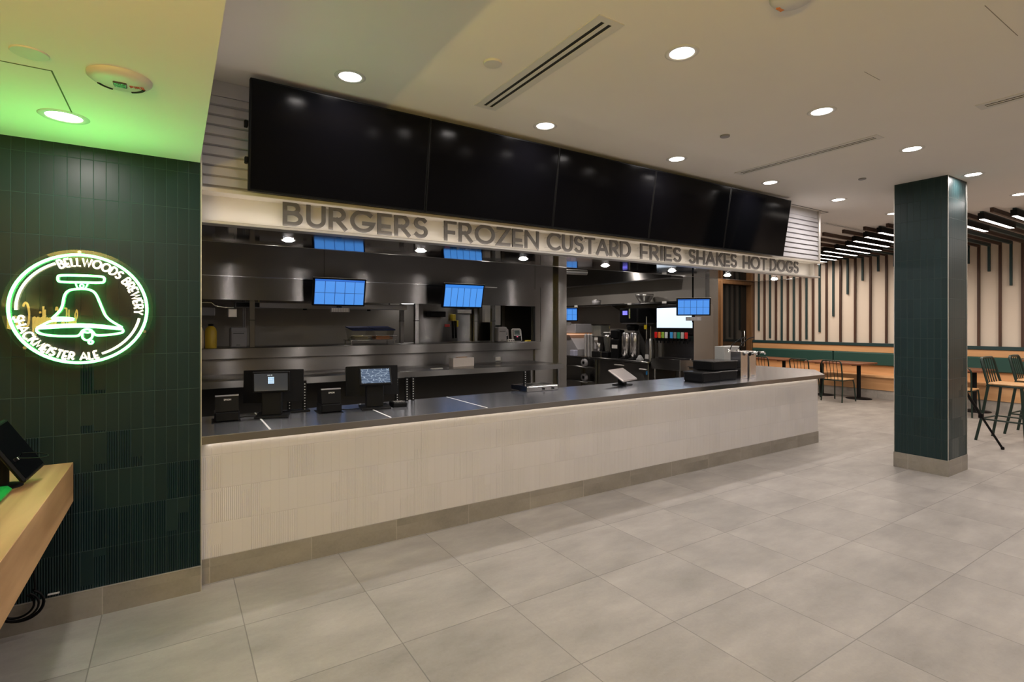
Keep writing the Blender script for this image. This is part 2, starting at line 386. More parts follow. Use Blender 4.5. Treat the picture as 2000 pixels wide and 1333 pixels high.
# ------------------------------------------------------------------ stroke lettering
def arc(cx, cy, rx, ry, a0, a1, n=10):
    return [(cx+rx*math.cos(R(a0+(a1-a0)*i/n)), cy+ry*math.sin(R(a0+(a1-a0)*i/n))) for i in range(n+1)]
F = {   # glyph: (width, strokes) in a unit-high box
 'A': (.86, [[(0,0),(.43,1),(.86,0)], [(.15,.30),(.71,.30)]]),
 'B': (.62, [[(0,0),(0,1)], [(0,1),(.28,1)]+arc(.28,.77,.23,.23,90,-90)[1:]+[(0,.54)], [(.28,.54)]+arc(.32,.27,.29,.27,85,-90)+[(0,0)]]),
 'C': (.84, [arc(.5,.5,.5,.5,48,312,18)]),
 'D': (.78, [[(0,0),(0,1)], [(0,1),(.26,1)]+arc(.26,.5,.5,.5,90,-90,14)[1:]+[(0,0)]]),
 'E': (.50, [[(0,0),(0,1)], [(0,1),(.5,1)], [(0,.36),(.44,.36)], [(0,0),(.5,0)]]),
 'F': (.50, [[(0,0),(0,1)], [(0,1),(.5,1)], [(0,.40),(.42,.40)]]),
 'G': (.92, [arc(.47,.5,.47,.5,45,360-12,20)+[(.53,.396)]]),
 'H': (.72, [[(0,0),(0,1)], [(.72,0),(.72,1)], [(0,.40),(.72,.40)]]),
 'I': (.02, [[(.01,0),(.01,1)]]),
 'K': (.62, [[(0,0),(0,1)], [(.58,1),(.02,.42)], [(.20,.60),(.62,0)]]),
 'L': (.46, [[(0,1),(0,0),(.46,0)]]),
 'M': (.96, [[(0,0),(.12,1),(.48,.15),(.84,1),(.96,0)]]),
 'N': (.76, [[(0,0),(0,1),(.76,0),(.76,1)]]),
 'O': (1.0, [arc(.5,.5,.5,.5,90,450,26)]),
 'P': (.56, [[(0,0),(0,1)], [(0,1),(.28,1)]+arc(.28,.72,.27,.28,90,-90)[1:]+[(0,.44)]]),
 'R': (.62, [[(0,0),(0,1)], [(0,1),(.28,1)]+arc(.28,.72,.27,.28,90,-90)[1:]+[(0,.44)], [(.26,.44),(.60,0)]]),
 'S': (.56, [arc(.29,.75,.25,.25,35,270-10,12)+[(.36,.48)]+arc(.29,.26,.27,.26,60,-145,12)]),
 'T': (.64, [[(0,1),(.64,1)], [(.32,1),(.32,0)]]),
 'U': (.62, [[(0,1),(0,.32)]+arc(.31,.32,.31,.32,180,360,12)[1:]+[(.62,1)]]),
 'W': (1.1, [[(0,1),(.27,0),(.55,.92),(.83,0),(1.1,1)]]),
 'Y': (.68, [[(0,1),(.34,.48),(.68,1)], [(.34,.48),(.34,0)]]),
 'Z': (.66, [[(0,1),(.66,1),(0,0),(.66,0)]]),
 '0': (.56, [arc(.28,.5,.28,.5,90,450,18)]),
 '1': (.2, [[(0,.8),(.2,1),(.2,0)]]), '2': (.5, [arc(.25,.74,.25,.26,160,-30,8)+[(0,0),(.5,0)]]),
 '-': (.3, [[(0,.45),(.3,.45)]]), '.': (.05, [[(0,0),(.05,.03)]]),
 ' ': (.30, []),
 # script forms for the yellow sign
 's_S': (.5, [arc(.27,.75,.22,.24,20,260,10)+arc(.25,.25,.25,.25,70,-160,10)]),
 'a': (.42, [arc(.2,.22,.2,.22,60,420,14), [(.4,.44),(.4,0)]]), 'd': (.42, [arc(.2,.22,.2,.22,60,420,14), [(.4,.95),(.4,0)]]),
 'e': (.40, [[(0,.22),(.38,.25)]+arc(.19,.22,.19,.22,10,320,12)]), 'g': (.42, [arc(.2,.22,.2,.22,60,420,14), [(.4,.44),(.4,-.2)]+arc(.22,-.2,.18,.2,0,-160,6)]),
 'h': (.38, [[(0,0),(0,.95)], [(0,.25)]+arc(.18,.25,.18,.2,180,0,8)+[(.36,0)]]), 'i': (.05, [[(0,0),(0,.44)], [(0,.62),(0,.70)]]),
 'm': (.62, [[(0,0),(0,.44)], [(0,.26)]+arc(.15,.26,.15,.18,180,0,6)+[(.3,0)], [(.3,.26)]+arc(.45,.26,.15,.18,180,0,6)+[(.6,0)]]),
 'n': (.36, [[(0,0),(0,.44)], [(0,.26)]+arc(.17,.26,.17,.18,180,0,6)+[(.34,0)]]),
 'o': (.42, [arc(.2,.22,.2,.22,90,450,14)]), 'r': (.26, [[(0,0),(0,.44)], [(0,.26)]+arc(.15,.26,.15,.16,180,40,6)]),
 't': (.26, [[(.1,.8),(.1,.08),(.22,0)], [(0,.5),(.25,.5)]]),
}
def layout(word, gap=.24, alias=None):
    x = 0; out = []
    for ch in word:
        w, st = F[(alias or {}).get(ch, ch)]; out.append((ch, x, st)); x += w+gap
    return out, x-gap
def offset_ribbon(pts, w, cap=True):
    """flat thick stroke outline (2-D quads) with mitred joints"""
    P = [Vector(p) for p in pts]; closed = (P[0]-P[-1]).length < 1e-6
    if closed: P = P[:-1]
    n = len(P); Ls = []; Rs = []
    for i in range(n):
        if closed: a, b = (P[i]-P[i-1]).normalized(), (P[(i+1)%n]-P[i]).normalized()
        else:
            a = (P[i]-P[i-1]).normalized() if i else (P[1]-P[0]).normalized()
            b = (P[i+1]-P[i]).normalized() if i < n-1 else a
        t = (a+b)
        if t.length < 1e-4: t = a.copy()
        t.normalize(); nn = Vector((-t.y, t.x)); k = 1/max(.42, nn.dot(Vector((-a.y, a.x)))); q = P[i].copy()
        if cap and not closed:
            if i == 0: q = q-b*w/2
            if i == n-1: q = q+a*w/2
        Ls.append(q+nn*w/2*k); Rs.append(q-nn*w/2*k)
    return Ls, Rs, closed
def flat_stroke(mb, pts, w, y0, y1, cap=True):
    """stroke in the x-z plane extruded between y0 and y1"""
    Ls, Rs, closed = offset_ribbon(pts, w, cap); n = len(Ls)
    vs = [(p.x, y0, p.y) for p in Ls]+[(p.x, y0, p.y) for p in Rs]+[(p.x, y1, p.y) for p in Ls]+[(p.x, y1, p.y) for p in Rs]
    fs = []
    for i in range(n if closed else n-1):
        j = (i+1)%n
        fs += [(i, j, n+j, n+i), (2*n+i, 3*n+i, 3*n+j, 2*n+j), (i, 2*n+i, 2*n+j, j), (n+i, n+j, 3*n+j, 3*n+i)]
    if not closed: fs += [(0, n, 3*n, 2*n), (n-1, 3*n-1, 4*n-1, 2*n-1)]
    mb.add(vs, fs)
def text_mb(word, x0, z0, h, w, y0, y1, gap=.24, width=None):
    lay, tot = layout(word, gap); sx = h if width is None else width/tot
    mb = MB()
    for ch, x, st in lay:
        for s_ in st: flat_stroke(mb, [(x0+(x+p[0])*sx, z0+p[1]*h) for p in s_], w, y0, y1)
    return mb

# ================================================================== THE SETTING
YG, YC, CE, SF = 3.657, 3.742, 3.16, 2.565
XB = 13.25
struct('floor', MB().box(-1.6, XB+.2, -5.2, 11.6, -.1, 0), floor_m)
struct('ceiling', MB().box(.13, XB+.2, -5.2, 11.6, CE, CE+.1), paint)
struct('ceiling_soffit', MB().box(-1.6, .13, -5.2, YG, SF, CE+.1), soffit_paint)
struct('wall_left', MB().box(-1.7, -1.5, -5.2, YG, 0, SF), green_tile)
struct('wall_front', MB().box(-1.6, XB+.2, -5.3, -5.0, 0, CE), wall_paint)
g = struct('wall_green_tile', MB().box(-1.6, .134, YG, YG+.22, .152, SF), green_tile)
struct('baseboard_green_tile', MB().box(-1.6, .134, YG-.006, YG+.2, 0, .152), base_m)
struct('trim_1', MB().box(.1335, .139, YG-.003, YG+.2, 0, SF), alu)
struct('trim_2', MB().box(-1.6, .134, YG-.007, YG+.001, .150, .1545), alu)
struct('wall_slat_backing', MB().box(XB, XB+.2, -5.2, 11.6, 0, CE), cream)
# kitchen: rear walls and dark ceiling
struct('ceiling_kitchen', MB().box(.134, 7.9, 4.76, 11.2, 2.98, 3.05), wall_steel)
struct('wall_kitchen_left', MB().box(-.02, .134, YG+.22, 9.0, 0, CE), wall_steel)
struct('wall_kitchen_rear', MB().box(.134, 5.6, 8.75, 8.9, 0, CE), wall_steel)
struct('wall_beverage', MB().box(7.95, 8.10, 5.95, 11.2, 0, 3.1), wall_steel)
struct('wall_beverage_rear', MB().box(5.57, 7.95, 10.6, 10.8, 0, 3.1), wall_steel)
# doorway wall
mb = MB(); mb.box(8.1, 11.78, 8.5, 8.7, 0, CE); mb.box(11.78, 13.18, 8.5, 8.7, 2.72, CE); mb.box(13.18, XB, 8.5, 8.7, 0, CE)
struct('wall_doorway', mb, door_wood)
d = build('door_1', MB().bbox(11.86, 13.10, 8.60, 8.65, .01, 2.64, .004), dark_glass); d['kind'] = 'structure'
mb = MB(); mb.bbox(11.78, 11.86, 8.44, 8.70, 0, 2.72); mb.bbox(13.10, 13.18, 8.44, 8.70, 0, 2.72); mb.bbox(11.862, 13.098, 8.44, 8.70, 2.64, 2.72)
struct('trim_3', mb, door_wood)
part('door_handle', MB().tube([(12.95, 8.59, 1.0), (12.95, 8.56, 1.0), (12.95, 8.56, 1.4), (12.95, 8.59, 1.4)], .012), chrome, d, True)
# hairline joints in the ceilings (access panels)
mb = MB(); mb.box(-1.4, -.39, 2.632, 2.637, SF-.0015, SF+.01); mb.box(-.395, -.390, 2.632, 3.12, SF-.0015, SF+.01)
struct('trim_4', mb, mat('joint', (.10, .12, .05), .8))
# reveal groove round the header box
mb = MB(); mb.box(6.75, 7.69, 3.790, 3.802, CE-.002, CE+.02); mb.box(7.678, 7.69, 3.79, 4.6, CE-.002, CE+.02)
struct('trim_5', mb, dark_in)
mb = MB(); mb.box(3.59, 3.80, 1.558, 1.561, CE-.0012, CE+.01); mb.box(3.34, 3.84, .915, .918, CE-.0012, CE+.01)
struct('trim_6', mb, mat('faint_joint', (.30, .27, .24), .8))

# ================================================================== LIGHTS IN THE CEILING
def downlight(loc, label, group=None, power=DL_POWER):
    t = thing('downlight', label, 'ceiling light', loc, 0, group)
    part('trim_ring', MB().lathe((0,0,0), [(.068, .004), (.070, -.003), (.090, -.004), (.096, 0), (.096, .006), (.068, .006)], 36), white_pl, t)
    part('lens', MB().lathe((0,0,0), [(.001, -.0005), (.068, -.0005), (.068, .004)], 32), lens_m, t)
    area('lamp', t, (0, 0, -.006), .13, power, DL_COL, shape='DISK', spread=176)
    return t
dl = None
XS = [.935, 2.46, 4.0, 5.535, 7.02, 8.56]
rowlab = {3.345: 'in the row nearest the menu screens', 2.02: 'in the second row out from the menu screens'}
for y in (3.345, 2.02, .70, -.62, -2.4, -4.0):
    for i, x in enumerate(XS + [10.1, 11.6]):
        if x > 9 and y > 1.5: continue
        if y < -1 and i % 2: continue
        if y == 3.345 and i < 6 or y == 2.02 and 0 < i < 6:
            k = i if y == 3.345 else i-1
            lab = '%s round downlight from the left %s' % (ORD[k], rowlab[y])
        else: lab = 'round white ceiling downlight outside the photographed area'
        if y < 3 and i == 0 and y != 2.02: continue
        if dl is None: dl = downlight((x, y, CE), lab, 'round recessed downlights in the main ceiling')
        else: dup(dl, (x, y, CE), 0, lab, 'round recessed downlights in the main ceiling')
s0 = dup(dl, (-.431, 3.187, SF), 0, 'round downlight in the green-lit lowered ceiling above the neon sign', 'downlights in the lowered ceiling')
for y in (1.55, .0, -1.6): dup(dl, (-.431, y, SF), 0, 'round downlight further back in the lowered ceiling', 'downlights in the lowered ceiling')

# ceiling slot diffusers
def diffuser(x0, x1, y0, y1, label, along='y'):
    c = ((x0+x1)/2, (y0+y1)/2, CE); t = thing('slot_diffuser', label, 'air vent', c, 0, 'linear slot diffusers in the ceiling')
    mb = MB(); w = (x1-x0) if along == 'y' else (y1-y0); l = (y1-y0) if along == 'y' else (x1-x0)
    # frame with two long slots: three bars and two ends
    def bx(m, a0, a1, b0, b1, z0, z1):
        if along == 'y': m.box(c[0]+a0, c[0]+a1, c[1]+b0, c[1]+b1, z0, z1)
        else: m.box(c[0]+b0, c[0]+b1, c[1]+a0, c[1]+a1, z0, z1)
    h = w/2; H = l/2
    for a0, a1 in ((-h, -h*.42), (-h*.14, h*.14), (h*.42, h)): bx(mb, a0, a1, -H+.04, H-.04, CE-.004, CE+.001)
    for b0, b1 in ((-H, -H+.04), (H-.04, H)): bx(mb, -h, h, b0, b1, CE-.004, CE+.001)
    part('frame', mb, white_pl, t, True)
    ms = MB(); bx(ms, -h*.42, h*.42, -H+.041, H-.041, CE-.0015, CE+.0005); part('slot', ms, dark_in, t, True)
    return t
diffuser(1.80, 1.975, 1.99, 3.30, 'twin-slot ceiling vent, the largest, left of the middle near the menu screens')
diffuser(4.865, 5.00, 2.02, 3.33, 'twin-slot ceiling vent between the second and third menu-side downlights in the centre')
diffuser(4.81, 4.945, .10, 1.375, 'twin-slot ceiling vent running out of the right edge of the frame')
diffuser(8.42, 9.74, 4.17, 4.28, 'thin slot vent in the ceiling just past the louvred box, by the brown baffles', 'x')

def disc(name, loc, r, m, label, cat, h=.012):
    return solo(name, MB().lathe(loc, [(r*.96, -h), (r, -h*.6), (r, 0.001)], 28), m, label, cat, loc)
disc('ceiling_disc', (1.60, 2.703, CE), .055, white_pl, 'small white round ceiling cap left of the largest slot vent', 'ceiling cap')
disc('sprinkler_cap', (3.838, 2.712, CE), .038, grey_pl, 'small grey round sprinkler cap in the middle of the ceiling', 'sprinkler')
disc('sprinkler_cap', (6.212, 2.719, CE), .036, grey_pl, 'small grey round sprinkler cap near the last downlights, farther of the two', 'sprinkler')
disc('speaker_disc', (-.432, 2.501, SF), .055, white_pl, 'thin round cap in the lowered ceiling beside the access panel', 'ceiling cap', .005)
# fire alarm strobe on the lowered ceiling
t = thing('fire_alarm', 'white round FIRE strobe and speaker on the yellow-lit lowered ceiling', 'fire alarm', (-.178, 2.565, SF))
part('housing', MB().lathe((0,0,0), [(.105, 0), (.105, -.008), (.096, -.016), (.082, -.022), (.060, -.025), (.001, -.026)], 40), white_pl, t)
part('strobe_window', MB().bbox(-.022, .022, -.024, .024, -.031, -.022, .003), mat('strobe_glass', (.10, .12, .10), .1, metal=.7, bump=1, scale=120), t)
mb = MB(); mb.tube([(.078*math.cos(R(a)), -.0+.078*math.sin(R(a)), -.0205) for a in range(112, 160, 6)], .007); part('vent_slot', mb, dark_in, t)
mb = MB(); mb.tube([(.078*math.cos(R(a)), .078*math.sin(R(a)), -.0205) for a in range(16, 66, 6)], .007); part('vent_slot', mb, dark_in, t)
mb = text_mb('FIRE', 0, 0, .018, .0032, -.0007, .0007, gap=.3)
rx, ux = Vector((1, -.18, -0)).normalized(), Vector((-.18, -1, 0)).normalized()
M = Matrix(((rx.x, 0, ux.x, .034), (rx.y, 0, ux.y, .014), (0, -1, 0, -.0268), (0, 0, 0, 1)))
part('lettering', mb.xf(M), red, t, label='small red letters FIRE')
# second smoke alarm at the top edge
t = thing('smoke_detector', 'white round ceiling detector with orange sticker cut by the top edge', 'smoke detector', (2.46, 1.375, CE))
part('housing', MB().lathe((0,0,0), [(.10, 0), (.10, -.012), (.085, -.032), (.05, -.044), (.001, -.048)], 36), white_pl, t)
part('sticker', MB().box(-.018, .022, .052, .072, -.0425, -.036), orange, t, label='orange sticker')

# ================================================================== NEON SIGN
YN = 3.595; NC = (-.4155, YN, 1.68)
t = thing('neon_sign', 'round green neon bell sign reading BELLWOODS BREWERY SHACKMEISTER ALE on green tiles', 'neon sign', NC)
part('backing_disc', MB().cyl((0,.014,0), (0,.020,0), .316, n=96), acrylic, t, label='clear acrylic disc')
for a in (91.5, 222, -24):
    x, z = .302*math.cos(R(a)), .302*math.sin(R(a))
    part('standoff', MB().cyl((x, .002, z), (x, .060, z), .008, n=14), chrome, t)
def neon(name, groups, m, r, label=None, y=0.0):
    mb = MB()
    for pts in groups:
        closed = (Vector(pts[0])-Vector(pts[-1])).length < 1e-6
        P = pts[:-1] if closed else pts
        mb.tube([(p[0], y, p[1]) for p in P], r, 8, closed)
    return part(name, mb, m, t, label=label)
def smooth(pts, k=3):
    for _ in range(k-1):
        closed = pts[0] == pts[-1]; q = [] if closed else [pts[0]]
        for a, b in zip(pts[:-1], pts[1:]):
            q += [(a[0]*.75+b[0]*.25, a[1]*.75+b[1]*.25), (a[0]*.25+b[0]*.75, a[1]*.25+b[1]*.75)]
        pts = q+([q[0]] if closed else [pts[-1]])
    return pts
neon('outer_ring', [arc(0, 0, .287, .287, 0, 360, 80)], green_neon, .0070, 'green neon ring')
neon('crossbar', [smooth([(-.091,.175),(-.004,.178),(.091,.177),(.098,.168),(.097,.15),(.089,.142),(-.004,.141),(-.089,.139),(-.096,.148),(-.096,.166),(-.091,.175)])], green_neon, .0056)
neon('hanger', [[(-.025,.139),(-.019,.117),(-.011,.108),(.015,.108),(.021,.119),(.028,.138)], arc(.002,.122,.008,.009,0,360,12)], green_neon, .0032)
neon('bell', [smooth([(-.12,-.053),(-.098,-.027),(-.082,-.003),(-.075,.027),(-.072,.058),(-.064,.083),(-.049,.098),(-.027,.104),(-.004,.107),(.025,.106),(.047,.098),(.062,.08),(.075,.043),(.089,0),(.101,-.035),(.119,-.058),(.144,-.078),(.175,-.099)]),
   smooth([(-.12,-.053),(-.088,-.047),(-.051,-.049),(-.024,-.056),(-.051,-.062),(-.088,-.061),(-.125,-.065),(-.151,-.082),(-.177,-.101)]),
   [(-.177,-.101),(-.143,-.092),(-.098,-.087),(-.051,-.084),(-.004,-.083),(.045,-.085),(.094,-.091),(.144,-.099),(.177,-.105)],
   [(-.177,-.103),(-.134,-.101),(-.07,-.096),(-.004,-.094),(.065,-.098),(.124,-.104),(.172,-.11)],
   smooth([(-.177,-.102),(-.18,-.116),(-.171,-.128),(-.143,-.138),(-.098,-.144),(-.051,-.145),(-.013,-.145),(-.004,-.134),(.003,-.118),(.018,-.108),(.037,-.111),(.049,-.125),(.058,-.142),(.094,-.142),(.144,-.136),(.175,-.129),(.181,-.12),(.175,-.107)])], green_neon, .0056)
neon('clapper', [smooth([(.005,-.122),(.003,-.143),(.006,-.158),(.018,-.168),(.03,-.167),(.044,-.156),(.048,-.137),(.042,-.119),(.03,-.128),(.016,-.125),(.005,-.122)]), arc(.039,-.178,.009,.009,0,360,14)], green_neon, .0048)
neon('inner_arc', [arc(0,0,.258,.258,114,182,20)], white_neon, .0058, 'warm white neon arc')
neon('inner_arc', [arc(0,0,.256,.256,-11,-70,20)], white_neon, .0058, 'warm white neon arc')
def arc_text(word, r, a0, a1, h, top=True):
    lay, tot = layout(word, .26); gs = []; k = math.radians(abs(a1-a0))*r/tot
    for ch, x, st in lay:
        for s_ in st:
            P = []
            for p in s_:
                a = R(a0)+(R(a1)-R(a0))*((x+p[0])/tot); rr = r+(p[1]-.5)*h*(1 if top else -1)
                P.append((rr*math.cos(a), rr*math.sin(a)))
            gs.append(P)
    return gs
neon('lettering', arc_text('BELLWOODS BREWERY', .249, 112, -6, .041), white_neon, .0043, 'letters BELLWOODS BREWERY in warm white neon')
neon('lettering', arc_text('SHACKMEISTER ALE', .253, -171, -74, .039, False), white_neon, .0043, 'letters SHACKMEISTER ALE in warm white neon')

area('lamp', t, (0, -.30, .36), .5, 2.7, (.20, 1.0, .20), rot=(R(180), 0, 0), size_y=.25)  # unseen upward lamp, added so the neon tints the soffit green
# yellow script sign on the left wall (seen mirrored in the acrylic disc)
t = thing('yellow_neon_sign', 'yellow neon script sign on left wall, seen mirrored in the round sign', 'neon sign', (-1.46, -2.6, 1.58))
lay, tot = layout('Stand For Something Good', .14, {'S': 's_S'})
mb = MB()
for ch, x, st in lay:
    for s_ in st: mb.tube([(0, -2.35+(x+p[0])*4.7/tot, (p[1]-.1)*.30) for p in s_], .011, 6, cap=True)
part('lettering', mb, yellow_neon, t)
part('backing_rail', MB().box(-.03, -.015, -2.4, 2.4, -.06, -.04), clear('rail_acrylic'), t)
area('lamp', t, (.06, 1.5, .20), .06, 270, (1.0, .70, .15), rot=(R(180), 0, 0), size_y=2.6)  # added unseen lamp that spreads the script's yellow over the lowered ceiling

# ================================================================== SERVICE COUNTER
cnt = thing('service_counter', 'long white tiled service counter base along the kitchen', 'counter', (3.7, 4.1, 0))
poly = [(.14, YC), (7.302, YC), (7.95, 4.22), (7.95, 5.5), (7.05, 5.5), (7.05, 4.42), (.14, 4.42)]
part('tiled_front', MB().prism(poly, .152, .862), white_tile, cnt, True)
part('baseboard', MB().prism([(.14, YC-.007), (7.31, YC-.007), (7.957, 4.22), (7.957, 5.5), (7.05, 5.5), (7.05, 4.42), (.14, 4.42)], 0, .152), base_m, cnt, True, label='grey stone-look tile base')
top = thing('countertop', 'stainless steel countertop running the whole white counter', 'countertop', (3.7, 4.1, .865))
tp = [(.14, 3.70), (7.40, 3.70), (8.06, 4.17), (8.06, 5.6), (6.95, 5.6), (6.95, 4.49), (.14, 4.49)]
part('worktop', MB().prism(tp, .905, .915), steel_top, top, True)
part('front_lip', MB().prism([(.14, 3.699), (7.402, 3.699), (8.062, 4.168), (8.062, 5.6), (8.04, 5.6), (8.04, 4.18), (7.395, 3.722), (.14, 3.722)], .866, .912), lip_steel, top, True)
part('underside', MB().prism([(.14, 3.722), (7.39, 3.722), (8.04, 4.18), (8.04, 5.58), (6.97, 5.58), (6.97, 4.47), (.14, 4.47)], .868, .905), steel_dark, top, True)
for x in (.525, 1.335, 2.15): part('glint_strip', MB().box(x-.006, x+.006, 3.72, 4.48, .9152, .9158), mat('painted_glint%d' % int(x*10), (.85, .85, .85), .35, noise=.02), top, True)  # pale strips paint the bright streaks reflected across the worktop
for x in (3.08, 4.62, 6.08): part('glint_strip', MB().box(x-.0015, x+.0015, 3.72, 4.48, .9152, .9155), chrome, top, True)  # thin chrome strips, also in place of reflected streaks
l = area('led_strip', cnt, (0, 0, 0), 7.1, 2.2, (1.0, .90, .76), size_y=.012, spread=170); l.location = (.02, -.372, .864)
# LED tape itself
part('led_tape', MB().box(.2, 7.35, 3.7235, 3.730, .8640, .8655), emit('led_tape', (1.0, .8, .55), 2.0), cnt, True)

# ================================================================== HEADER: sign band, louvre box, soffit, menu screens
hd = thing('louvred_bulkhead', 'white louvred box behind the black menu screens up to the ceiling', 'bulkhead', (3.8, 4.3, 2.46))
mb = MB(); mb.box(.134, 7.54, 3.86, 4.76, 2.46, CE-.001)
part('box', mb, louver_m, hd, True)
mb = MB(); nl = 9; ph = (CE-.10-2.475)/nl
for i in range(nl):
    z = 2.475+i*ph
    mb.prism([(3.860, z+.004), (3.834, z+.010), (3.846, z+ph-.004), (3.860, z+ph-.004)], .134, 7.50, 'x')
mb.box(.134, 7.50, 3.848, 3.86, CE-.10, CE-.002)
part('louvre', mb, louver_m, hd, True, 'white horizontal louvre slats')
mb = MB(); mb.bbox(7.50, 7.545, 3.826, 3.87, 2.46, CE-.001, .002); mb.bbox(.134, .150, 3.826, 3.87, 2.46, CE-.001, .002); part('edge_frame', mb, alu, hd, True)
part('side_louvre', MB().box(7.545, 7.552, 3.90, 4.74, 2.48, CE-.03), louver_m, hd, True)
sb = thing('sign_band', 'cream lit sign band under the menu screens carrying the food lettering', 'sign', (3.8, 3.9, 2.24))
part('face', MB().box(.134, 7.46, 3.930, 3.950, 2.25, 2.46), face_m, sb, True)
part('top_trim', MB().bbox(.134, 7.57, 3.800, 3.935, 2.434, 2.459, .003), mat('cream_trim', (.60, .54, .46), .5), sb, True, 'cream metal top trim')
part('light_ledge', MB().bbox(.134, 7.545, 3.830, 3.932, 2.238, 2.257, .003), alu, sb, True, 'aluminium ledge with light strip')
part('end_cap', MB().box(7.46, 7.47, 3.87, 3.95, 2.257, 2.434), face_m, sb, True)
part('led_tape', MB().box(.16, 7.44, 3.850, 3.858, 2.2575, 2.2595), emit('header_led', (1.0, .84, .62), 2.5), sb, True)
l = area('led_strip', sb, (0,0,0), 7.25, 3.0, (1.0, .93, .86), rot=(R(180-24), 0, 0), size_y=.012, spread=160); l.location = (-.01, -.045, .022)
def words(txt, x0, x1, lab):
    lay, tot = layout(txt, .30); H = .168; sw = .0285; z0 = 2.2735; h = H-sw
    sx = (x1-x0-sw)/tot
    w = thing('sign_word', lab, 'sign lettering', ((x0+x1)/2, 3.87, z0), 0, 'grey words on the sign band')
    for ch, x, st in lay:
        if ch == ' ': continue
        mb = MB()
        for n_, s_ in enumerate(st): flat_stroke(mb, [(x0+sw/2+(x+p[0])*sx, z0+sw/2+p[1]*h) for p in s_], sw, 3.862-.00015*n_, 3.874+.0002*n_)
        xm = x0+sw/2+x*sx
        l = part('letter', mb, letter_m, w, True)
        for dz in (.03, .12): part('mounting_pin', MB().cyl((xm+.004, 3.872, z0+dz), (xm+.004, 3.930, z0+dz), .0035, n=6), chrome, l, True)
words('BURGERS', .624, 1.690, 'grey metal word BURGERS at the left of the sign band')
words('FROZEN', 1.833, 2.771, 'grey metal word FROZEN on the sign band')
words('CUSTARD', 2.863, 3.929, 'grey metal word CUSTARD on the sign band')
words('FRIES', 4.062, 4.697, 'grey metal word FRIES on the sign band')
words('SHAKES', 4.823, 5.700, 'grey metal word SHAKES on the sign band')
words('HOT', 5.823, 6.324, 'grey metal word HOT on the sign band')
words('DOGS', 6.396, 7.057, 'grey metal word DOGS at the right of the sign band')
# polished steel soffit under the header
sof = thing('steel_soffit', 'polished dark steel soffit above the counter, mirroring the blue screens', 'soffit', (3.8, 4.35, 2.255))
part('panel', MB().box(.134, 7.54, 3.952, 4.76, 2.252, 2.262), steel_ceil, sof, True)
part('rear_lip', MB().box(.134, 7.54, 4.755, 4.765, 2.250, 2.46), steel_dark, sof, True)
part('side_lip', MB().box(7.53, 7.54, 3.952, 4.76, 2.250, 2.46), steel_dark, sof, True)
for i in range(7):
    x = .746+i*1.098
    if i == 0:
        q = thing('soffit_downlight', '%s small downlight from the left in the steel soffit' % ORD[0], 'ceiling light', (x, 4.37, 2.252), 0, 'small downlights in the steel soffit')
        part('trim_ring', MB().lathe((0,0,0), [(.042, .0), (.043, -.004), (.054, -.003), (.055, .001)], 28), white_pl, q)
        part('lens', MB().lathe((0,0,0), [(.001, -.016), (.022, -.014), (.036, -.008), (.043, 0)], 24), emit('soffit_lens', (1.0, .93, .88), 400), q)
        area('lamp', q, (0, 0, -.018), .08, 0.6, (1.0, .88, .78), shape='DISK', spread=160)
    else: dup(q, (x, 4.37, 2.252), 0, '%s small downlight from the left in the steel soffit' % ORD[i])
# five menu screens leaning forward
tilt = math.atan2(.105, .675); scr = None
for i in range(5):
    x = .395+1.2045*i
    lab = '%s black switched-off menu screen from the left above the sign band' % ORD[i]
    if scr is None:
        scr = thing('menu_screen', lab, 'screen', (x, 3.705, 2.445), 0, 'black menu screens in a row')
        M = Matrix.Rotation(tilt, 4, 'X')
        part('bezel', MB().bbox(0, 1.2015, 0, .055, 0, .685, .003, M), black, scr)
        part('display', MB().box(.012, 1.190, -.0015, .01, .014, .674, M), tvscreen, scr)
        mb = MB(); mb.box(.2, .98, .055, .075, .12, .60, M); part('mount', mb, black_m, scr)
        mb = MB(); mb.box(.50, .70, .06, .128, .05, .12); part('wall_bracket', mb, black_m, scr)
    else: dup(scr, (x, 3.705, 2.445), 0, lab)
solo('cable_clip', MB().bbox(.375, .396, 3.70, 3.74, 2.62, 2.66, .004), black, 'lower of two black clips at the left edge of the first menu screen', 'clip', (.39, 3.72, 2.62), 'black clips beside the first menu screen')
solo('cable_clip', MB().bbox(.370, .392, 3.67, 3.71, 2.84, 2.88, .004), black, 'upper of two black clips at the left edge of the first menu screen', 'clip', (.39, 3.69, 2.84), 'black clips beside the first menu screen')

# ================================================================== PILLAR
pl = thing('tiled_pillar', 'square dark green tiled pillar standing between counter and tables', 'pillar', (7.06, 2.41, 0))
part('shaft', MB().box(6.808, 7.329, 2.166, 2.650, .166, CE-.0005), pillar_tile, pl, True)
part('baseboard', MB().box(6.800, 7.337, 2.158, 2.658, 0, .166), base_m, pl, True, 'grey stone-look tile base')
mb = MB()
for x, y in ((6.806, 2.163), (7.331, 2.163), (6.806, 2.652), (7.331, 2.652)): mb.box(x-.003, x+.003, y-.003, y+.003, .0, CE-.001)
part('corner_trim', mb, alu, pl, True)

